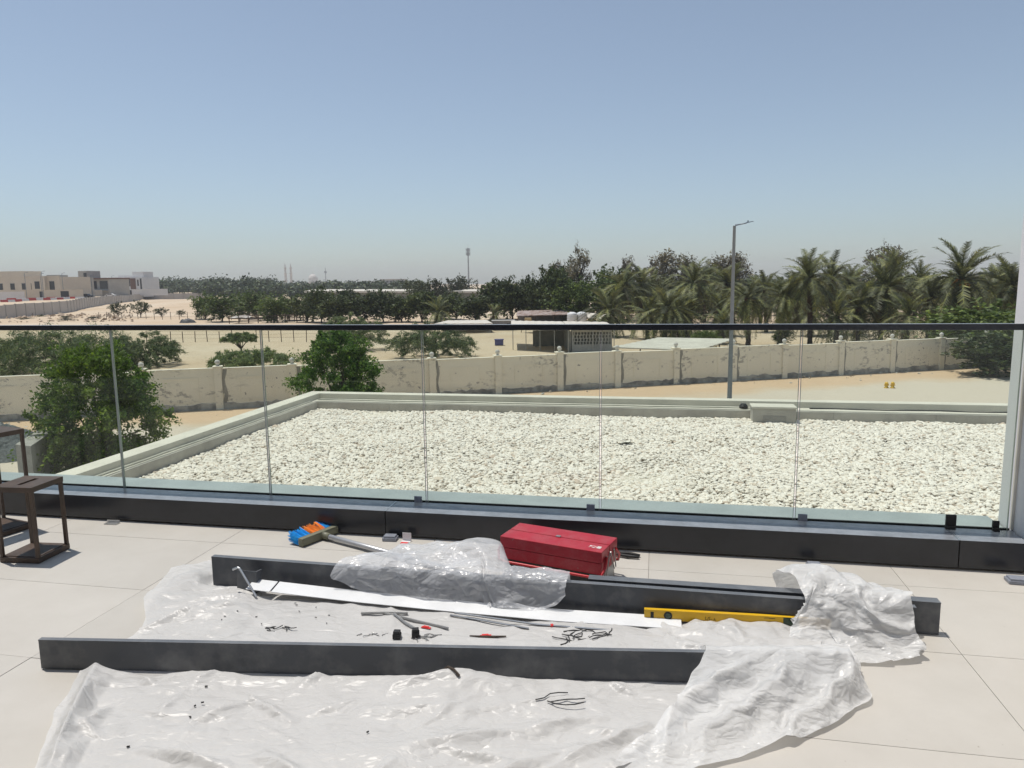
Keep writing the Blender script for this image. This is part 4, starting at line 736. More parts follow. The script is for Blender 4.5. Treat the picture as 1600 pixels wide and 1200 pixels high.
def villa(name, x, y, rz, label, blocks, wins, sx=1.0, z0=-3.0):
    o = empty(name, (x, y, z0), rz); o.scale = (sx, 1, 1)
    for (nm, x0, x1, y0, y1, a, b_, mt) in blocks: MB().box(x0, x1, y0, y1, a, b_).build(nm, M[mt], o)
    for (x0, x1, y, a, b_, nm) in wins:
        wv = MB().box(x0, x1, y - .06, y - .003, a, b_).build(nm, M['window'], o); fr = M['whiter'] if nm == 'window' else M['steel']
        MB().box(x0 - .12, x1 + .12, y - .1, y - .004, a - .14, a - .002).box(x0 - .12, x1 + .12, y - .1, y - .004, b_ + .002, b_ + .14).build('window_frame', M['concpost'], wv)
    return tag(o, label, 'villa')
villa('beige_villa', -178, 270, R_(-14), 'beige two-storey villa at the far left edge', [('wall', -22, 14, 0, 14, -.5, 8.6, 'beige'), ('roof_room', -22, -4.5, 2, 10, 8.601, 11.0, 'beige'), ('wall', 2.5, 8.5, -1.2, -.002, -.5, 9.0, 'beige'), ('parapet', -22, 14, -.1, .3, 8.602, 9.0, 'beige')],
      [(-3.2, -1.6, 0, 4.2, 6.4, 'window'), (1.0, 1.8, 0, 4.2, 6.4, 'window'), (4.0, 6.2, -1.2, 4.4, 7.0, 'window'), (9.4, 11.6, 0, 2.6, 7.0, 'window'), (-8.5, -6.5, 0, 4.2, 6.4, 'window'), (-14, -12, 0, 4.2, 6.4, 'window')])
villa('stone_villa', -183.8, 292, R_(-14), 'grey-beige plain villa with few narrow windows', [('wall', -6, 13, 0, 12, -.5, 8.7, 'greyrender'), ('roof_room', -5, 1, 2, 8, 8.701, 9.8, 'greyrender'), ('terrace_block', 1, 17, -4, -.002, -.5, 4.4, 'greyrender')],
      [(3.0, 3.9, 0, 5.0, 7.2, 'window'), (9.2, 10.4, 0, 5.0, 7.6, 'window'), (-3.4, -2.2, 0, 5.0, 7.0, 'window')], .72)
villa('modern_villa', -188.5, 325, R_(-14), 'grey modern villa with tall stair tower and wide dark glazing', [('wall', -11, 17, 1, 13, -.5, 8.2, 'greyrender'), ('tower', -4.2, 3.2, -1.5, 6, -.5, 11.9, 'greyrender'), ('roof_slab', -11.5, 17.5, -.6, 13.5, 8.201, 8.75, 'brownclad'), ('balcony', 4, 16, -1.6, .998, 3.2, 3.7, 'steel')],
      [(-9.4, -4.6, 1, 3.4, 7.6, 'glazing'), (3.9, 7.0, 1, 4.0, 7.4, 'window'), (9.4, 16, 1, 3.9, 7.4, 'glazing'), (.4, 2.9, -1.5, 1.2, 11, 'glazing'), (-8, -5, 1, 0, 2.8, 'glazing'), (-3.4, -1.2, -1.5, 0, 3.0, 'door')], .64)
villa('white_villa', -199.6, 378, R_(-14), 'bright white villa with small upright windows', [('wall', -9.5, 13, 0, 12, -.5, 9.6, 'whiter'), ('roof_room', 4, 12, 2, 9, 9.601, 12.3, 'whiter'), ('roof_room', -6.5, -1.5, 2, 8, 9.602, 10.6, 'whiter'), ('entrance_panel', 4.6, 8.0, -.5, -.002, 2.0, 9.0, 'brownclad'), ('porch', -9.5, 8, -2.5, -.502, 2.6, 3.1, 'whiter')],
      [(-6.2, -4.9, 0, 5.2, 8.0, 'window'), (-3.2, -1.9, 0, 5.2, 8.0, 'window'), (.0, 1.3, 0, 5.2, 8.0, 'window'), (2.6, 4.0, 0, 5.0, 9.0, 'window'), (9.2, 10.2, 0, 5.2, 8.2, 'window'), (11.2, 12.4, 0, 3, 8.8, 'window')], .84)
def cwall(x0, y0, x1, y1, h, mt, label, gates=()):
    o = empty('compound_wall', (x0, y0, float(ground_z(x0, y0))), math.atan2(y1 - y0, x1 - x0)); l = math.hypot(x1 - x0, y1 - y0)
    MB().box(0, l, 0, .25, -.5, h).build('wall_run', M[mt], o); MB().box(-.1, l + .1, -.08, .33, h + .001, h + .14).build('coping', M[mt], o)
    for g_ in gates: MB().box(g_[0], g_[1], -.05, -.003, .1, h * .88).build('gate', M['brownclad'] if len(g_) > 2 else M['window'], o)
    return tag(o, label, 'wall')
cwall(-205, 252, -169.3, 254, 2.7, 'whiter', 'white compound wall before the beige villa', ((18, 18.6),))
cwall(-169, 254, -153.5, 262, 3.1, 'beige', 'beige compound wall with two dark gates before the plain villa', ((4.2, 5.2), (10.5, 13.0)))
cwall(-187, 312, -177, 316, 2.6, 'greyrender', 'short grey compound wall before the modern villa', ((3, 5.5, 1),))
cwall(-200, 362, -173, 368, 2.6, 'whiter', 'white compound wall before the white villa', ((8, 11),))
def car(x, y, rz, mt, label):
    o = empty('parked_car', (x, y, float(ground_z(x, y))), rz); prof = [(-2.2, .35), (-2.25, .75), (-1.5, .92), (-.9, 1.42), (.7, 1.45), (1.35, .95), (2.15, .85), (2.2, .35)]; n = len(prof)
    MB().add([(a, -.85, b_) for a, b_ in prof] + [(a, .85, b_) for a, b_ in prof], [tuple(range(n)), tuple(range(n, 2 * n))[::-1]] + [(i, n + i, n + (i + 1) % n, (i + 1) % n) for i in range(n)]).build('body', M[mt], o, bevel=.05)
    MB().box(-.95, .75, -.862, -.852, .98, 1.34).build('side_window', M['window'], o); MB().box(-.95, .75, .852, .862, .98, 1.34).build('side_window', M['window'], o)
    for a in (-1.35, 1.4):
        for s in (-.78, .78): MB().tube([(a, s - .1, .33), (a, s + .1, .33)], .33, 12).build('wheel', M['rubber'], o)
    return tag(o, label, 'car', 'cars parked by the villas')
car(-160, 275, R_(-8), 'carpaint', 'dark blue car parked at the end of the beige compound wall')
car(-181, 330, R_(-5), 'carred', 'small red car parked before the white villa')
car(-174.5, 318, R_(5), 'carwhite', 'white car parked right of the dark blue car')
for k, (x, y, h) in enumerate(((-150, 226, 8.5), (-158, 246, 8.5), (-146, 228, 8.8), (-163, 266, 9), (-172, 300, 9), (-188, 345, 9))):
    o = empty('road_lamp', (x, y, float(ground_z(x, y)))); MB().tube([(0, 0, 0), (0, 0, h)], [.10, .06], 6).build('pole', M['steel'], o); MB().tube([(0, 0, h), (.5, -.2, h + .15), (1.1, -.5, h + .2)], [.05, .04, .05], 6).build('arm', M['steel'], o); MB().box(.95, 1.5, -.65, -.4, h + .15, h + .26).build('lamp_head', M['steel'], o)
    tag(o, 'thin road lamp among the villas, ' + ORD[k] + ' along the road', 'street lamp', 'road lamps by the villas')
# ------------------------------------------------------------------ skyline: mosque, mast, tower, office block
o = empty('mosque', (-350, 1230, GZ))
for x in (-19, -10):
    MB().lathe([(2.2, 0), (2.2, 14), (1.9, 14.2), (1.9, 26), (1.4, 26.3), (1.4, 35), (1.2, 35.3), (.9, 38), (0, 42.5)], (x, -30, 0), 12).build('minaret', M['mosque'], o)
    for z in (14, 25.5, 34.2): MB().lathe([(1.5, -.9), (2.7, -.3), (2.7, .6), (1.5, .7)], (x, -30, z), 12).build('balcony', M['mosque'], o)
MB().box(-4, 34, 0, 30, 0, 11).build('prayer_hall', M['mosque'], o)
MB().lathe([(7.5, 0), (7.5, 2.5), (8, 4), (7.6, 7), (6, 10), (3.4, 12.4), (.6, 13.6), (.3, 15.5), (0, 17)], (14, 14, 11), 20).build('dome', M['mosque'], o, True)
tag(o, 'hazy distant mosque with pale dome and two minarets', 'mosque')
def lattice(name, x, y, h, label, wb=1.6, arrays=(.95, .86)):
    o = empty(name, (x, y, GZ)); MB().tube([(0, 0, 0), (0, 0, h * .75), (0, 0, h)], [wb * .42, wb * .26, wb * .2], 8).build('pole', M['hazegrey'], o)
    for a in arrays:
        MB().lathe([(.9, 0), (1.3, .05), (1.3, .2), (.9, .25)], (0, 0, h * a), 12).build('platform', M['hazegrey'], o)
        for k in range(6): c_, s_ = math.cos(k * 1.047), math.sin(k * 1.047); MB().box(1.6 * c_ - .22, 1.6 * c_ + .22, 1.6 * s_ - .15, 1.6 * s_ + .15, h * a - 1.4, h * a + 1.4).box(min(0, 1.5 * c_), max(.01, 1.5 * c_), 1.5 * s_ - .06, 1.5 * s_ + .06, h * a - .08, h * a + .08).build('antenna_panel', M['hazegrey'], o)
    MB().tube([(0, 0, h), (0, 0, h + 3)], .06, 5).build('lightning_rod', M['hazegrey'], o); return tag(o, label, 'mast')
lattice('telecom_tower', -35.6, 620, 35.5, 'slender telecom tower rising above the middle of the skyline', 1.9)
lattice('telecom_mast', -278, 1100, 31, 'thin hazy mast right of the distant mosque', 1.9, (.8,))
o = empty('office_block', (-129, 800, GZ)); MB().box(-12, 12, 0, 14, 0, 10.4).build('wall', M['hazegrey'], o); MB().box(-13, 13, -1.4, 15, 10.401, 11.4).build('roof_slab', M['greyrender'], o)
for i in range(6):
    for z in (1.2, 4.4, 7.6): MB().box(-11 + i * 3.8, -8.4 + i * 3.8, -.15, -.003, z, z + 2).build('window', M['window'], o)
tag(o, 'distant pale grey office block with flat dark roof', 'building')
o = empty('low_building', (-152, 840, GZ)); MB().box(-9, 7, 0, 10, 0, 8.6).build('wall', M['whiter'], o); MB().box(-9.5, 7.5, -.6, 10.5, 8.601, 9.1).build('roof_slab', M['hazegrey'], o)
for i in range(4): MB().box(-7.6 + i * 3.8, -5.4 + i * 3.8, -.15, -.003, 4.6, 6.8).build('window', M['window'], o)
tag(o, 'small pale building left of the distant office block', 'building')
o = empty('farmhouse', (40.8, 152, GZ)); MB().box(-3.2, 3.6, 0, 7, 0, 8.2).build('wall', M['greyrender'], o); MB().box(-3.6, 4, -.4, 7.4, 8.201, 8.9).build('roof_slab', M['block'], o)
for i in range(3): MB().box(-2.4 + i * 2, -1.2 + i * 2, -.1, -.003, 5.4, 7).build('window', M['window'], o)
tag(o, 'grey flat-roofed house half hidden behind the feathery trees', 'house')
o = empty('farm_store', (97, 141, GZ)); MB().box(-6, 9, 0, 8, 0, 6.6).build('wall', M['beige'], o); MB().box(-6.4, 9.4, -.4, 8.4, 6.601, 7.1).build('roof_slab', M['roofdust'], o); tag(o, 'low beige building beyond the palms at the right edge', 'building')

# ------------------------------------------------------------------ lanterns
def lantern(x, y, rz, s, h, label):
    o = empty('metal_lantern', (x, y, 0), rz); b_ = .011
    MB().box(-s / 2, s / 2, -s / 2, s / 2, .002, .032).build('base', M['rust'], o, bevel=.002)
    MB().box(-s / 2 + .016, s / 2 - .016, -s / 2 + .016, s / 2 - .016, .0325, .036).build('base_tray', M['rust'], o)
    e = s / 2 - b_
    for sx_ in (-1, 1):
        for sy in (-1, 1): MB().box(sx_ * e - b_ * .8, sx_ * e + b_ * .8, sy * e - b_ * .8, sy * e + b_ * .8, .0325, h - .0305).build('post', M['rust'], o)
    t_ = s / 2; g_ = .014
    MB().box(-t_, -g_, -t_, t_, h - .03, h).box(g_, t_, -t_, t_, h - .03, h).box(-g_ + .0001, g_ - .0001, -t_, -s * .28, h - .03, h).box(-g_ + .0001, g_ - .0001, s * .28, t_, h - .03, h).build('top_plate', M['rust'], o)
    return tag(o, label, 'lantern', 'brown metal lanterns')
lantern(-2.805, 4.065, R_(-7), .245, .445, 'shorter brown open-frame metal lantern with a slotted top')
lantern(-3.345, 4.49, R_(-24), .31, .66, 'taller brown open-frame lantern cut off by the left edge')
# ------------------------------------------------------------------ toolbox
tb = empty('toolbox', (.235, 3.69, 0), math.atan2(-.265, .52)); hl = .285
MB().box(-hl + .01, hl - .01, -.10, .10, .002, .085).build('lower_body', M['darkbox'], tb, bevel=.003)
for s in (-1, 1): MB().add([(s * (hl - .008), -.095, .004), (s * (hl - .008), .095, .004), (s * (hl - .008), .06, .19), (s * (hl - .008), -.06, .19), (s * (hl - .004), -.095, .004), (s * (hl - .004), .095, .004), (s * (hl - .004), .06, .19), (s * (hl - .004), -.06, .19)], [(0, 1, 2, 3), (7, 6, 5, 4), (0, 4, 5, 1), (1, 5, 6, 2), (2, 6, 7, 3), (3, 7, 4, 0)]).build('end_plate', M['galv'], tb)
for s in (-1, 1):
    y0, y1 = (-.118, -.004) if s < 0 else (.004, .118)
    MB().box(-hl, hl, y0, y1, .0855, .146).build('tray', M['red'], tb, bevel=.003)
    MB().box(-hl - .002, hl + .002, y0 - .001, y1 + .001, .148, .207).build('lid', M['red'], tb, bevel=.004)
    yy = s * .132; MB().tube([(-hl - .010, s * .07, .165), (-hl - .016, s * .11, .125), (-hl - .004, yy, .082), (-hl + .03, yy, .074), (hl - .03, yy, .074), (hl + .004, yy, .082), (hl + .016, s * .11, .125), (hl + .010, s * .07, .165)], .0075, 8).build('handle', M['redh'], tb, True)
    for e in (-1, 1):
        for k in (-.03, .02): MB().tube([(e * (hl + .007), s * .03 + k, .17), (e * (hl + .007), s * .075 + k * .5, .06)], .0035, 6).build('link_bar', M['galv'], tb)
MB().box(-.012, .012, -.010, .010, .2075, .212).build('latch', M['galv'], tb)
MB().box(.20, .262, -.075, -.045, .2075, .2082).build('worn_sticker', M['sticker'], tb)
tag(tb, 'red steel cantilever toolbox with folded tube handles', 'toolbox')
o = empty('pliers', (.60, 3.93, 0), R_(-20))
for s in (-1, 1): MB().tube([(-.09, s * .003, .012), (-.02, s * .012, .014), (.05, s * .022, .014), (.11, s * .014, .012)], [.006, .009, .010, .008], 8).build('grip', M['rubber'], o, True)
MB().box(-.15, -.085, -.012, .012, .006, .02).build('jaw', M['galv'], o, bevel=.003); tag(o, 'black gripped pliers on the floor behind the toolbox', 'pliers')
# ------------------------------------------------------------------ broom, lying with its bristles towards the kerb
br = empty('push_broom', (-1.185, 4.275, 0), math.atan2(.83, .55))          # local x runs along the head, local y towards the bristles
MB().box(-.165, .165, -.022, .018, .004, .054).build('head', M['khaki'], br, bevel=.008)
for k in range(30):
    x = -.157 + k * .0108; mt = 'orangeb' if 9 <= k <= 19 else 'blueb'; mb = MB()
    for z in (.010, .020, .030, .040, .050):
        for j in range(3):
            dx, dz = rng.uniform(-.010, .010), rng.uniform(.004, .030); p0 = Vector((x + rng.uniform(-.003, .003), .0185, z)); p1 = p0 + Vector((dx, .082 * rng.uniform(.9, 1.1), max(dz, -.008))); q = Vector((.0022, 0, .0012))
            mb.add([p0 - q, p0 + q, p1 + q, p1 - q, p0 + Vector((0, 0, .003)), p1 + Vector((0, 0, .003))], [(0, 1, 2, 3), (0, 3, 5, 4), (1, 4, 5, 2)])
    mb.build('bristle_tuft', M[mt], br)
MB().tube([(0, -.018, .030), (0, -.055, .028), (0, -.075, .028)], [.022, .021, .019], 12).build('socket', M['khaki'], br, True)
MB().tube([(0, -.06, .028), (.0, -1.22, .018)], .0155, 12).build('handle', mat('grey_coated_tube', (.55, .56, .58), (.48, .49, .51), 6, .3, metal=.35), br, True)
tag(br, 'push broom with blue and orange bristles and metal handle', 'broom')
# ------------------------------------------------------------------ charcoal cladding lengths
def plank(x0, y0, x1, y1, h, th, label, ret=.045):
    l = math.hypot(x1 - x0, y1 - y0); o = empty('cladding_length', (x0, y0, 0), math.atan2(y1 - y0, x1 - x0))
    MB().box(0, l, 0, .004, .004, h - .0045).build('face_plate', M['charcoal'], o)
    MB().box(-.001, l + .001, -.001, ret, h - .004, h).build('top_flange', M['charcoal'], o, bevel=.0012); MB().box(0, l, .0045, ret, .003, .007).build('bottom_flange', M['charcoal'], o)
    return tag(o, label, 'cladding length', 'charcoal cladding lengths on the floor')
plank(-1.948, 2.781, 1.262, 2.574, .13, .02, 'charcoal cladding length standing on edge nearest the camera', .022)
plank(-1.575, 3.600, 1.705, 2.905, .158, .03, 'charcoal cladding length under the crumpled film and yellow level', .03)
plank(.35, 3.27, 1.845, 2.965, .150, .03, 'charcoal cladding length at the back, its right end sticking out', .05)
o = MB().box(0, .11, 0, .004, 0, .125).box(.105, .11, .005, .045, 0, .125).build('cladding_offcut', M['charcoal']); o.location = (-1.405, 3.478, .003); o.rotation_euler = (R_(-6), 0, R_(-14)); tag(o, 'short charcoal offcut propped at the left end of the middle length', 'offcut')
o = MB().tube([(-1.415, 3.470, .138), (-1.385, 3.462, .152), (-1.375, 3.455, .150), (-1.27, 3.375, .035)], .0055, 8).build('hooked_rod', M['metal']); tag(o, 'thin bright rod with a hooked tip leaning on the offcut', 'rod')
# ------------------------------------------------------------------ plastic sheets
def poly(pts, t_):
    pts = np.array(pts, float); d = np.r_[0, np.cumsum(np.linalg.norm(np.diff(pts, axis=0), axis=1))]; d /= d[-1]; return np.stack([np.interp(t_, d, pts[:, k]) for k in range(2)], -1)
nu, nv = 300, 230
t_ = np.linspace(0, 1, nv); Lc = poly([(-1.70, 3.88), (-1.86, 3.74), (-1.80, 3.35), (-1.69, 3.05), (-1.76, 2.82), (-1.66, 2.45), (-1.53, 2.10), (-1.42, 1.80), (-1.38, 1.5)], t_); Rc = poly([(.9, 3.16), (1.33, 2.96), (1.30, 2.60), (1.02, 2.48), (.74, 2.36), (.40, 2.15), (.1, 1.93), (-.2, 1.6)], t_)
Lc += .018 * np.stack([fbm(t_ * 9, t_ * 0, 3, 1), fbm(t_ * 9, t_ * 0 + 4, 3, 2)], -1); s_ = np.linspace(0, 1, nu)
PX = Lc[None] * (1 - s_[:, None, None]) + Rc[None] * s_[:, None, None]; X, Y = PX[..., 0], PX[..., 1]
def seg_d(X, Y, a, c):
    ax, ay = a; bx_, by = c; L2 = (bx_ - ax) ** 2 + (by - ay) ** 2; q = np.clip(((X - ax) * (bx_ - ax) + (Y - ay) * (by - ay)) / L2, 0, 1); return np.hypot(X - ax - q * (bx_ - ax), Y - ay - q * (by - ay)), q
amp = .45 + .4 * np.clip(fbm(X * 1.5, Y * 1.5, 2, 9), -.6, 1)
Z = .008 + .030 * amp * crumple(X, Y, 16, 1, 1.6, 6) + .010 * amp * crumple(X, Y, 14, 2, 6, 16) + .003 * np.abs(fbm(X * 18, Y * 18, 3, 3))
for a, c, h, wd in (((-1.70, 2.80), (-1.47, 2.05), .055, .06), ((-1.47, 2.05), (-1.36, 1.6), .045, .06), ((-1.15, 2.36), (-.98, 2.50), .028, .035), ((-.98, 2.50), (-.80, 2.37), .026, .035), ((-1.25, 2.22), (-.92, 2.12), .026, .03), ((-.55, 2.42), (-.18, 2.40), .022, .05), ((-.18, 2.4), (.25, 2.48), .018, .05), ((-.35, 2.20), (.18, 2.33), .026, .045), ((.1, 2.1), (.45, 2.30), .03, .04), ((-.2, 2.0), (.2, 2.2), .025, .04), ((-1.0, 1.9), (-.5, 2.05), .03, .05), ((-.6, 3.02), (.2, 2.9), .018, .03), ((-1.66, 3.30), (-1.2, 3.42), .03, .05), ((-1.70, 3.05), (-1.40, 3.30), .03, .04)):
    d, q = seg_d(X, Y, a, c); dw = d * (1 + .35 * fbm(X * 5, Y * 5, 2, 7)); Z += h * np.clip(1 - dw / wd, 0, 1) ** 1.3 * (.35 + .65 * np.sin(np.pi * np.clip(q, .08, .92)))
rr_ = np.random.default_rng(91)
for _ in range(70):
    ax_, ay_ = rr_.uniform(-1.6, 1.0), rr_.uniform(1.75, 3.4); an = rr_.uniform(-.9, .9) + (0 if rr_.random() < .7 else 1.4); ll_ = rr_.uniform(.08, .42); d, q = seg_d(X, Y, (ax_, ay_), (ax_ + math.cos(an) * ll_, ay_ + math.sin(an) * ll_)); wd = rr_.uniform(.012, .045)
    Z += rr_.uniform(.45, .85) * wd * np.clip(1 - d * (1 + .4 * fbm(X * 6, Y * 6, 2, 17)) / wd, 0, 1) ** rr_.uniform(.9, 1.6) * np.sin(np.pi * np.clip(q, .02, .98))
fl = np.clip((Y - 2.70) / .1, 0, 1) * np.clip((X + 1.35) / .15, 0, 1); Z = Z * (1 - .55 * fl)
hp = np.exp(-(((X + 1.74) / .10) ** 2 + ((Y - 3.56) / .22) ** 2)); Z += hp * (.035 + .07 * crumple(X, Y, 10, 4, 5, 14)) 
for (x0, y0, x1, y1) in ((-1.948, 2.781, 1.262, 2.574), (-1.575, 3.6, 1.705, 2.905)):       # pressed flat under the cladding lengths
    d, q = seg_d(X, Y, (x0, y0), (x1, y1 + .012)); Z = np.where(d < .03, np.minimum(Z, .003), Z); Z = np.where((d >= .03) & (d < .07), Z * (d - .02) / .05, Z)
Z = np.maximum(Z, .0025)
o = link('dust_sheet', np_mesh('dust_sheet', np.stack([X, Y, Z], -1), grid_faces(nu, nv), M['sheet'])); tag(o, 'crumpled white polythene dust sheet spread on the terrace floor', 'dust sheet')
def sheet_z(x, y):
    d = (X - x) ** 2 + (Y - y) ** 2; k = np.unravel_index(np.argmin(d), d.shape); return float(Z[k]) if d[k] < .002 else 0.0
# white strips
def strip(name, pts, wd, label, mt='whitemetal', th=.003):
    pts = [Vector(p) + Vector((0, 0, .016)) for p in pts]; vv = []; n = len(pts)
    for i, p in enumerate(pts):
        d = (pts[min(i + 1, n - 1)] - pts[max(i - 1, 0)]); nn = Vector((-d.y, d.x, 0)).normalized() * wd / 2; tl = Vector((0, 0, .14 * wd))
        vv += [p - nn - tl * .4, p + nn + tl, p + nn + tl - Vector((0, 0, th)), p - nn - tl * .4 - Vector((0, 0, th))]
    ff = [(4 * i + a, 4 * i + b_, 4 * i + 4 + b_, 4 * i + 4 + a) for i in range(n - 1) for a, b_ in ((0, 1), (1, 2), (2, 3), (3, 0))] + [(0, 3, 2, 1), (4 * n - 4, 4 * n - 3, 4 * n - 2, 4 * n - 1)]
    return tag(MB().add(vv, ff).build(name, M[mt]), label, 'metal strip')
strip('white_strip', [(-1.325, 3.452, .05), (-1.20, 3.425, .046)], .085, 'short white end piece of the flat strip at the hooked rod')
strip('white_strip', [(-1.19, 3.423, .046), (-.75, 3.33, .030), (-.3, 3.235, .022), (.2, 3.13, .018), (.74, 3.04, .018)], .085, 'long white flat metal strip lying before the middle cladding length')
strip('dark_strip', [(-.28, 3.165, .024), (.10, 3.055, .016), (.42, 3.0, .012)], .009, 'thin black strip crossing below the white strip', 'black')
strip('dark_strip', [(-.30, 3.16, .016), (.06, 3.03, .010)], .008, 'second thin black strip fanned out from the white strip', 'black')
for k, (a, c, m_) in enumerate((((-.62, 3.20, .02), (-.30, 3.05, .014), 'first'), ((-.56, 3.17, .02), (-.44, 3.04, .014), 'second'), ((-.72, 3.20, .018), (-.5, 3.19, .02), 'third'))):
    o = MB().tube([(*p[:2], sheet_z(*p[:2]) + .009) for p in (a, tuple((p + q) / 2 for p, q in zip(a, c)), c)], .006, 6).build('grey_rod', M['galv']); tag(o, m_ + ' of three grey metal rods on the sheet below the film, from left' if False else ['longest grey rod pointing right on the sheet', 'short grey rod pointing at the black blocks', 'grey rod lying level left of the crossing rods'][k], 'rod', 'grey rods on the sheet')
# spirit level
sl = empty('spirit_level', (.585, 3.098, .032), math.atan2(-.097, .615)); LL = .80
MB().box(0, LL, -.010, .010, 0, .048).build('beam', M['yellow'], sl, bevel=.002)
MB().tube([(.105, -.012, .024), (.105, .012, .024)], .0185, 20).build('vial_housing', M['rubber'], sl); MB().tube([(.105, -.0135, .024), (.105, -.0122, .024)], .0125, 16).build('vial', M['greenvial'], sl)
MB().box(.028, .042, -.0112, -.0103, .010, .038).build('hand_slot', M['rubber'], sl, bevel=.0002); MB().box(.60, .665, -.0112, -.0102, .002, .046).build('vial_window', M['greenvial'], sl)
scr = MB()
for a in ([(.270, .030), (.268, .016), (.278, .014), (.281, .026), (.288, .030), (.286, .014), (.296, .019)], [(.300, .016), (.308, .014), (.306, .024), (.314, .012)], [(.52, .038), (.535, .040), (.55, .037), (.565, .040)]):
    scr.tube([(x, -.0106, z) for x, z in a], .0011, 5)
scr.build('pen_scribble', M['ink'], sl)
tag(sl, 'yellow spirit level standing against the middle cladding length', 'spirit level')
# ------------------------------------------------------------------ small things
def block(name, x, y, rz, dx, dy, dz, mt, label, cat, z=0.003):
    o = MB().box(-dx / 2, dx / 2, -dy / 2, dy / 2, 0, dz * .62).box(-dx * .42, dx * .42, -dy * .42, dy * .42, dz * .62 + .0001, dz).build(name, M[mt], bevel=.0015); o.location = (x, y, sheet_z(x, y) + .002); o.rotation_euler.z = rz; return tag(o, label, cat)
block('shim_stack', -.755, 4.24, R_(-8), .085, .06, .030, 'clip', 'dark grey plastic shim stack by the kerb left of the white scrap', 'shim')
o = empty('folded_label', (-.655, 4.20, .002), R_(-12)); MB().box(-.028, .028, .02, .022, 0, .05).build('upright_flap', M['white'], o); MB().box(-.028, .028, -.012, .0195, 0, .0015).build('base_flap', M['white'], o); MB().box(-.022, .022, -.042, -.013, 0, .004).build('red_tab', M['redscrap'], o); tag(o, 'white folded paper scrap with red tab at the kerb', 'paper scrap')
o = MB().box(-.045, .045, -.02, .02, 0, .004).box(-.045, .045, .016, .0199, .0041, .02).build('metal_clip', M['metal']); o.location = (-2.66, 4.615, .002); o.rotation_euler.z = R_(-8); tag(o, 'small bright metal clip at the foot of the kerb near the lanterns', 'clip')
block('shim_stack', 1.615, 3.72, R_(-10), .075, .06, .028, 'clip', 'dark shim stack at the kerb behind the right film bundle', 'shim')
block('shim_stack', 2.56, 3.50, R_(-14), .10, .07, .026, 'clip', 'dark shim stack at the corner of the kerb and white wall', 'shim')
block('black_block', -.517, 2.975, R_(-5), .034, .03, .034, 'rubber', 'left one of two small black cubes behind the front cladding length', 'block', .012); block('black_block', -.437, 2.985, R_(8), .034, .03, .036, 'rubber', 'right one of two small black cubes behind the front cladding length', 'block', .012)
for k, (x, y, a, l, lab) in enumerate(((-.40, 3.06, -.4, .045, 'small red plastic scrap lying right of the grey rods'), (.165, 3.045, .2, .018, 'tiny red scrap below the white strip'), (-.13, 2.985, .1, .05, 'faded red scrap on the sheet by the dark twig'))):
    o = MB().box(-l / 2, l / 2, -.007, .007, 0, .003).box(-l / 3, l / 4, -.004, .009, .0031, .006).build('red_scrap', M['redscrap']); o.location = (x, y, sheet_z(x, y) + .003); o.rotation_euler.z = a; tag(o, lab, 'scrap')
def debris(name, x, y, n, spread, ln, r, mt, label, z=.016):
    rg_ = random.Random(int(abs(x * 1000)) + n); mb = MB()
    for _ in range(n):
        p = Vector((x + rg_.gauss(0, spread), y + rg_.gauss(0, spread * .4), 0)); p.z = sheet_z(p.x, p.y) + r + rg_.uniform(0, .006); a = rg_.uniform(-.6, .6); pts = [p]
        for _ in range(4): a += rg_.gauss(0, .5); pts.append(pts[-1] + Vector((math.cos(a), math.sin(a) * .7, rg_.uniform(-.15, .15))) * ln / 4)
        mb.tube(pts, r, 5)
    return tag(mb.build(name, M[mt]), label, 'debris', kind='stuff')
debris('wire_clippings', -1.09, 3.06, 9, .05, .05, .0022, 'dcable', 'black wire clippings on the left of the sheet')
debris('wire_clippings', .24, 2.95, 14, .07, .10, .0024, 'dcable', 'tangle of dark wire clippings behind the front length')
debris('wire_clippings', -.62, 3.00, 6, .03, .04, .0018, 'galv', 'grey swarf left of the black cubes'); debris('wire_clippings', -.42, 2.98, 10, .03, .05, .002, 'galv', 'metal swarf around the black cubes')
debris('wire_clippings', .10, 2.43, 3, .02, .14, .0022, 'dcable', 'loop of thin dark wire on the front of the sheet')
debris('dirt_crumbs', -1.15, 3.15, 12, .18, .010, .002, 'ink', 'dark crumbs scattered over the left of the sheet'); debris('dirt_crumbs', -.9, 2.45, 8, .35, .010, .003, 'ink', 'dark crumbs scattered over the front of the sheet', .02)
o = MB().tube([(q[0], q[1], sheet_z(*q) + .007) for q in ((-.30, 2.63), (-.26, 2.595), (-.235, 2.575), (-.215, 2.555))], [.004, .007, .005, .006], 6).build('twig', M['bark']); tag(o, 'short dark twig lying before the front cladding length', 'twig')
o = MB().tube([(q[0], q[1], sheet_z(*q) + .006) for q in ((-.20, 2.975), (-.12, 2.968), (-.04, 2.972))], [.003, .006, .003], 6).build('twig', M['bark']); tag(o, 'short dark twig beside the faded red scrap', 'twig')


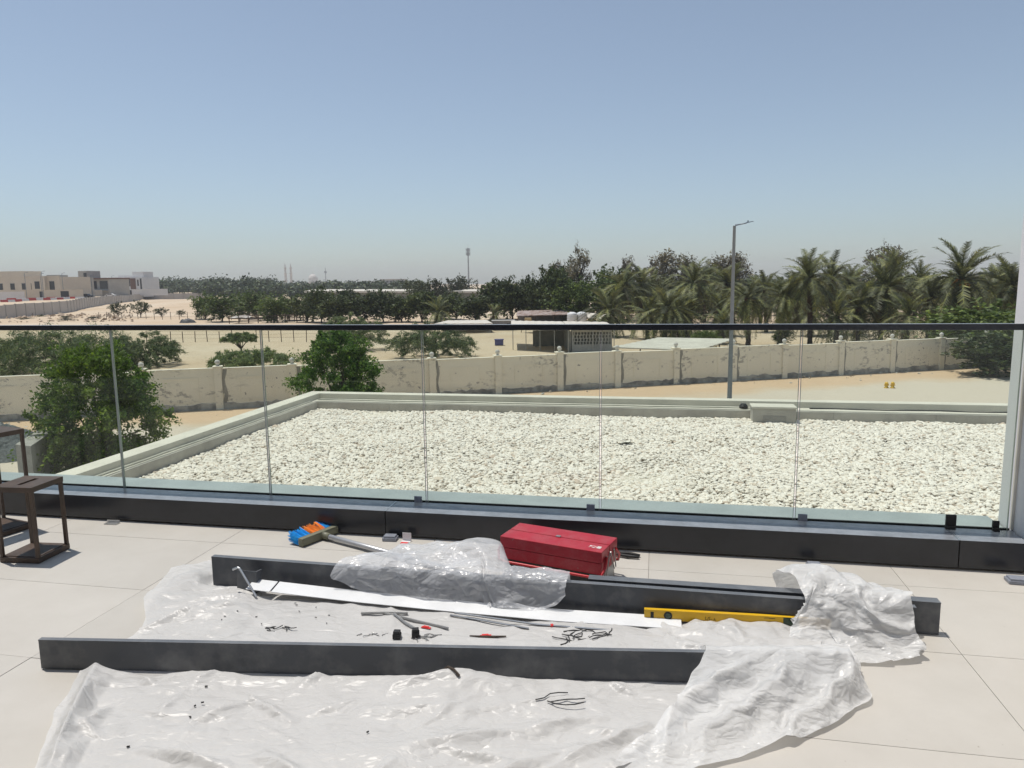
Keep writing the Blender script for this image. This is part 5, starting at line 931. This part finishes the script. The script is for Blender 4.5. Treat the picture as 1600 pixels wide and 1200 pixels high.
def film(name, A, B, prof, ns_, nt_, amp, seed, mt, label, trim=None, slack=.02, f0=5, f1=18, sub=1, post=None):
    """a sheet laid over a cladding length: at every station along A-B it follows a cross profile (distance behind the face, height), then buckles along its normal"""
    A, B = np.array(A, float), np.array(B, float); d = B - A; ln = np.linalg.norm(d); d /= ln; nv_ = np.array([-d[1], d[0]]); P = np.zeros((ns_, nt_, 3)); SS = np.zeros((ns_, nt_)); TT = np.zeros((ns_, nt_))
    for i in range(ns_):
        s = i / (ns_ - 1); pr = np.array(prof(s), float); al = np.r_[0, np.cumsum(np.linalg.norm(np.diff(pr, axis=0), axis=1))]; a0, a1 = (0, 1) if trim is None else trim(s); tt = (a0 + (a1 - a0) * np.linspace(0, 1, nt_)) * al[-1]
        n_, z_ = np.interp(tt, al, pr[:, 0]), np.interp(tt, al, pr[:, 1]); k = np.ones(5) / 5; pad = lambda q: np.r_[[q[0]] * 2, q, [q[-1]] * 2]; n_, z_ = np.convolve(pad(n_), k, 'valid'), np.convolve(pad(z_), k, 'valid')
        sh = s * ln + slack * fbm(tt * 5 + seed, np.full(nt_, s * 2.0), 3, seed) * (1 if True else 0)
        P[i, :, 0] = A[0] + d[0] * sh + nv_[0] * n_; P[i, :, 1] = A[1] + d[1] * sh + nv_[1] * n_; P[i, :, 2] = z_; SS[i] = s * ln; TT[i] = tt
    if post is not None: P = post(P, SS, TT)
    du_ = np.gradient(P, axis=0); dv_ = np.gradient(P, axis=1); nr = np.cross(du_, dv_); nr /= np.linalg.norm(nr, axis=-1, keepdims=True) + 1e-9; flip = 1.0 if nr[..., 2].mean() > 0 else -1.0
    am = amp(SS / ln, TT / TT.max()) if callable(amp) else amp
    cr = crumple(SS, TT, 14, seed, f0, f1) + .5 * crumple(SS + 3, TT * 1.3, 10, seed + 40, f1, f1 * 2)
    P = P + nr * (am * .8 * cr)[..., None] * flip; P[..., 2] = np.maximum(P[..., 2], .0045 + .003 * np.abs(fbm(SS * 30, TT * 30, 2, seed)))
    o = link(name, np_mesh(name, P, grid_faces(ns_, nt_), M[mt])); return tag(o, label, 'plastic film')
def bk(x): return 3.600 - .2119 * (x + 1.575)
def fk(x): return 2.781 - .0645 * (x + 1.948)
# clear film hung over the middle length, its back half standing up in a peak
def prA(s):
    pk = .150 + .085 * math.exp(-((s - .645) / (.20 if s < .645 else .065)) ** 2) + .03 * math.exp(-((s - .3) / .25) ** 2); low = .010 + .11 * max(0, (.30 - s) / .30) ** 1.3 + .10 * max(0, (s - .86) / .14) ** 1.5; out = .05 * math.sin(math.pi * min(1, max(0, (s - .15) / .8)))
    bh = .34 * math.sin(math.pi * (.12 + .80 * s)) ** .8 * (1 if s < .66 else max(.10, 1 - (s - .66) / .11))
    return [(bh + .05, .02), (bh, pk * .8), (bh * .72, pk), (.05, .185), (.0, .172), (-.018, .160), (-.028, low + .02), (-.034 - out, low)]
film('clear_film', (-.87, bk(-.87)), (.24, bk(.24)), prA, 150, 100, lambda s, t: .020 + .020 * np.sin(np.pi * t), 21, 'film', 'crumpled clear plastic film draped over the middle cladding length', slack=.05, f0=3, f1=9)
def prB(s):
    k = math.sin(math.pi * min(1, .30 + .62 * s)) ** .7; pk = .165 + .075 * math.exp(-((s - .22) / .30) ** 2)
    return [(.33 * k, .01), (.27 * k, pk * .75), (.15, pk), (.05, pk * .98), (.0, .19), (-.03, .165), (-.055 - .03 * k, .06), (-.10 - .08 * k, .012), (-.13 - .12 * k, .006)]
film('film_bundle', (1.19, bk(1.19)), (1.70, bk(1.70)), prB, 110, 120, lambda s, t: .055 * np.clip(np.sin(np.pi * np.clip(t * .9 + .05, 0, 1)), .15, 1), 33, 'film2', 'bunched milky plastic film over the right ends of the back lengths', slack=.07, f0=3.5, f1=10)
def prC(s):
    fr_ = .50 * (1 - s) ** .8 + .10; h = .137 if s < .90 else .137 - .9 * (s - .90)
    return [(.30, .012), (.16, .05), (.03, h + .002), (.0, h + .003), (-.016, h - .012), (-.016 - fr_ * .30, h * .50), (-.016 - fr_ * .68, h * .16), (-.016 - fr_, .006)]
def shearC(P, SS, TT):                                   # the folds run down towards the camera and to the left
    n_ = np.clip((fk(P[..., 0]) - P[..., 1]), 0, .6); P[..., 0] -= n_ * (.75 - .35 * SS / SS.max()); 
    ph = (P[..., 0] * 1.0 + n_ * .9) * 5.2 + .45 * fbm(P[..., 0] * 5, n_ * 3, 3, 77); fold = np.abs((ph % 1) - .5) * 2; P[..., 2] += .050 * (1 - fold) ** 2.0 * np.clip(n_ * 9, 0, 1) * np.clip(1.25 - n_ * 2.2, .15, 1); return P
film('white_film', (.74, fk(.74)), (1.335, fk(1.335)), prC, 130, 120, lambda s, t: .014 + .016 * (t < .2) - .010 * np.exp(-((t - .42) / .07) ** 2), 47, 'film2', 'white film pulled over the right end of the front cladding length', slack=.035, f0=4, f1=11, post=shearC)
def prD(s):
    k = math.sin(math.pi * (.06 + .88 * s)) ** .6
    g = .35 + .65 * min(1, max(0, (s - .35) / .35))
    return [(.17 + .05 * g, .010), (.13 + .04 * g, .04 * k * g), (.08, .055 * k * g), (.02, .03 * k * g + .01), (-.07, .040 * k * g), (-.12, .012)]
film('white_film', (.50, 2.885), (1.30, 2.80), prD, 140, 70, lambda s, t: (.045 + .015 * np.sin(6 * s)) * np.clip(.35 + s, .3, 1), 58, 'sheet', 'rumpled white film bunched below the spirit level', slack=.05, f0=4, f1=10)

# ------------------------------------------------------------------ haze: dusty air round everything
hz_ = MB().box(-2900, 2900, -2900, 2900, -9, 60).build('haze', bpy.data.materials.new('dusty_air')); hm = hz_.data.materials[0]; hm.use_nodes = True; t = hm.node_tree; t.nodes.clear()
ou = t.nodes.new('ShaderNodeOutputMaterial'); pv_ = t.nodes.new('ShaderNodeVolumePrincipled'); pv_.inputs['Color'].default_value = (.985, .985, 1, 1); pv_.inputs['Density'].default_value = .00030; pv_.inputs['Anisotropy'].default_value = 0
t.links.new(pv_.outputs[0], ou.inputs['Volume']); tag(hz_, 'pale dusty haze in the air over the whole site', 'haze', kind='stuff')
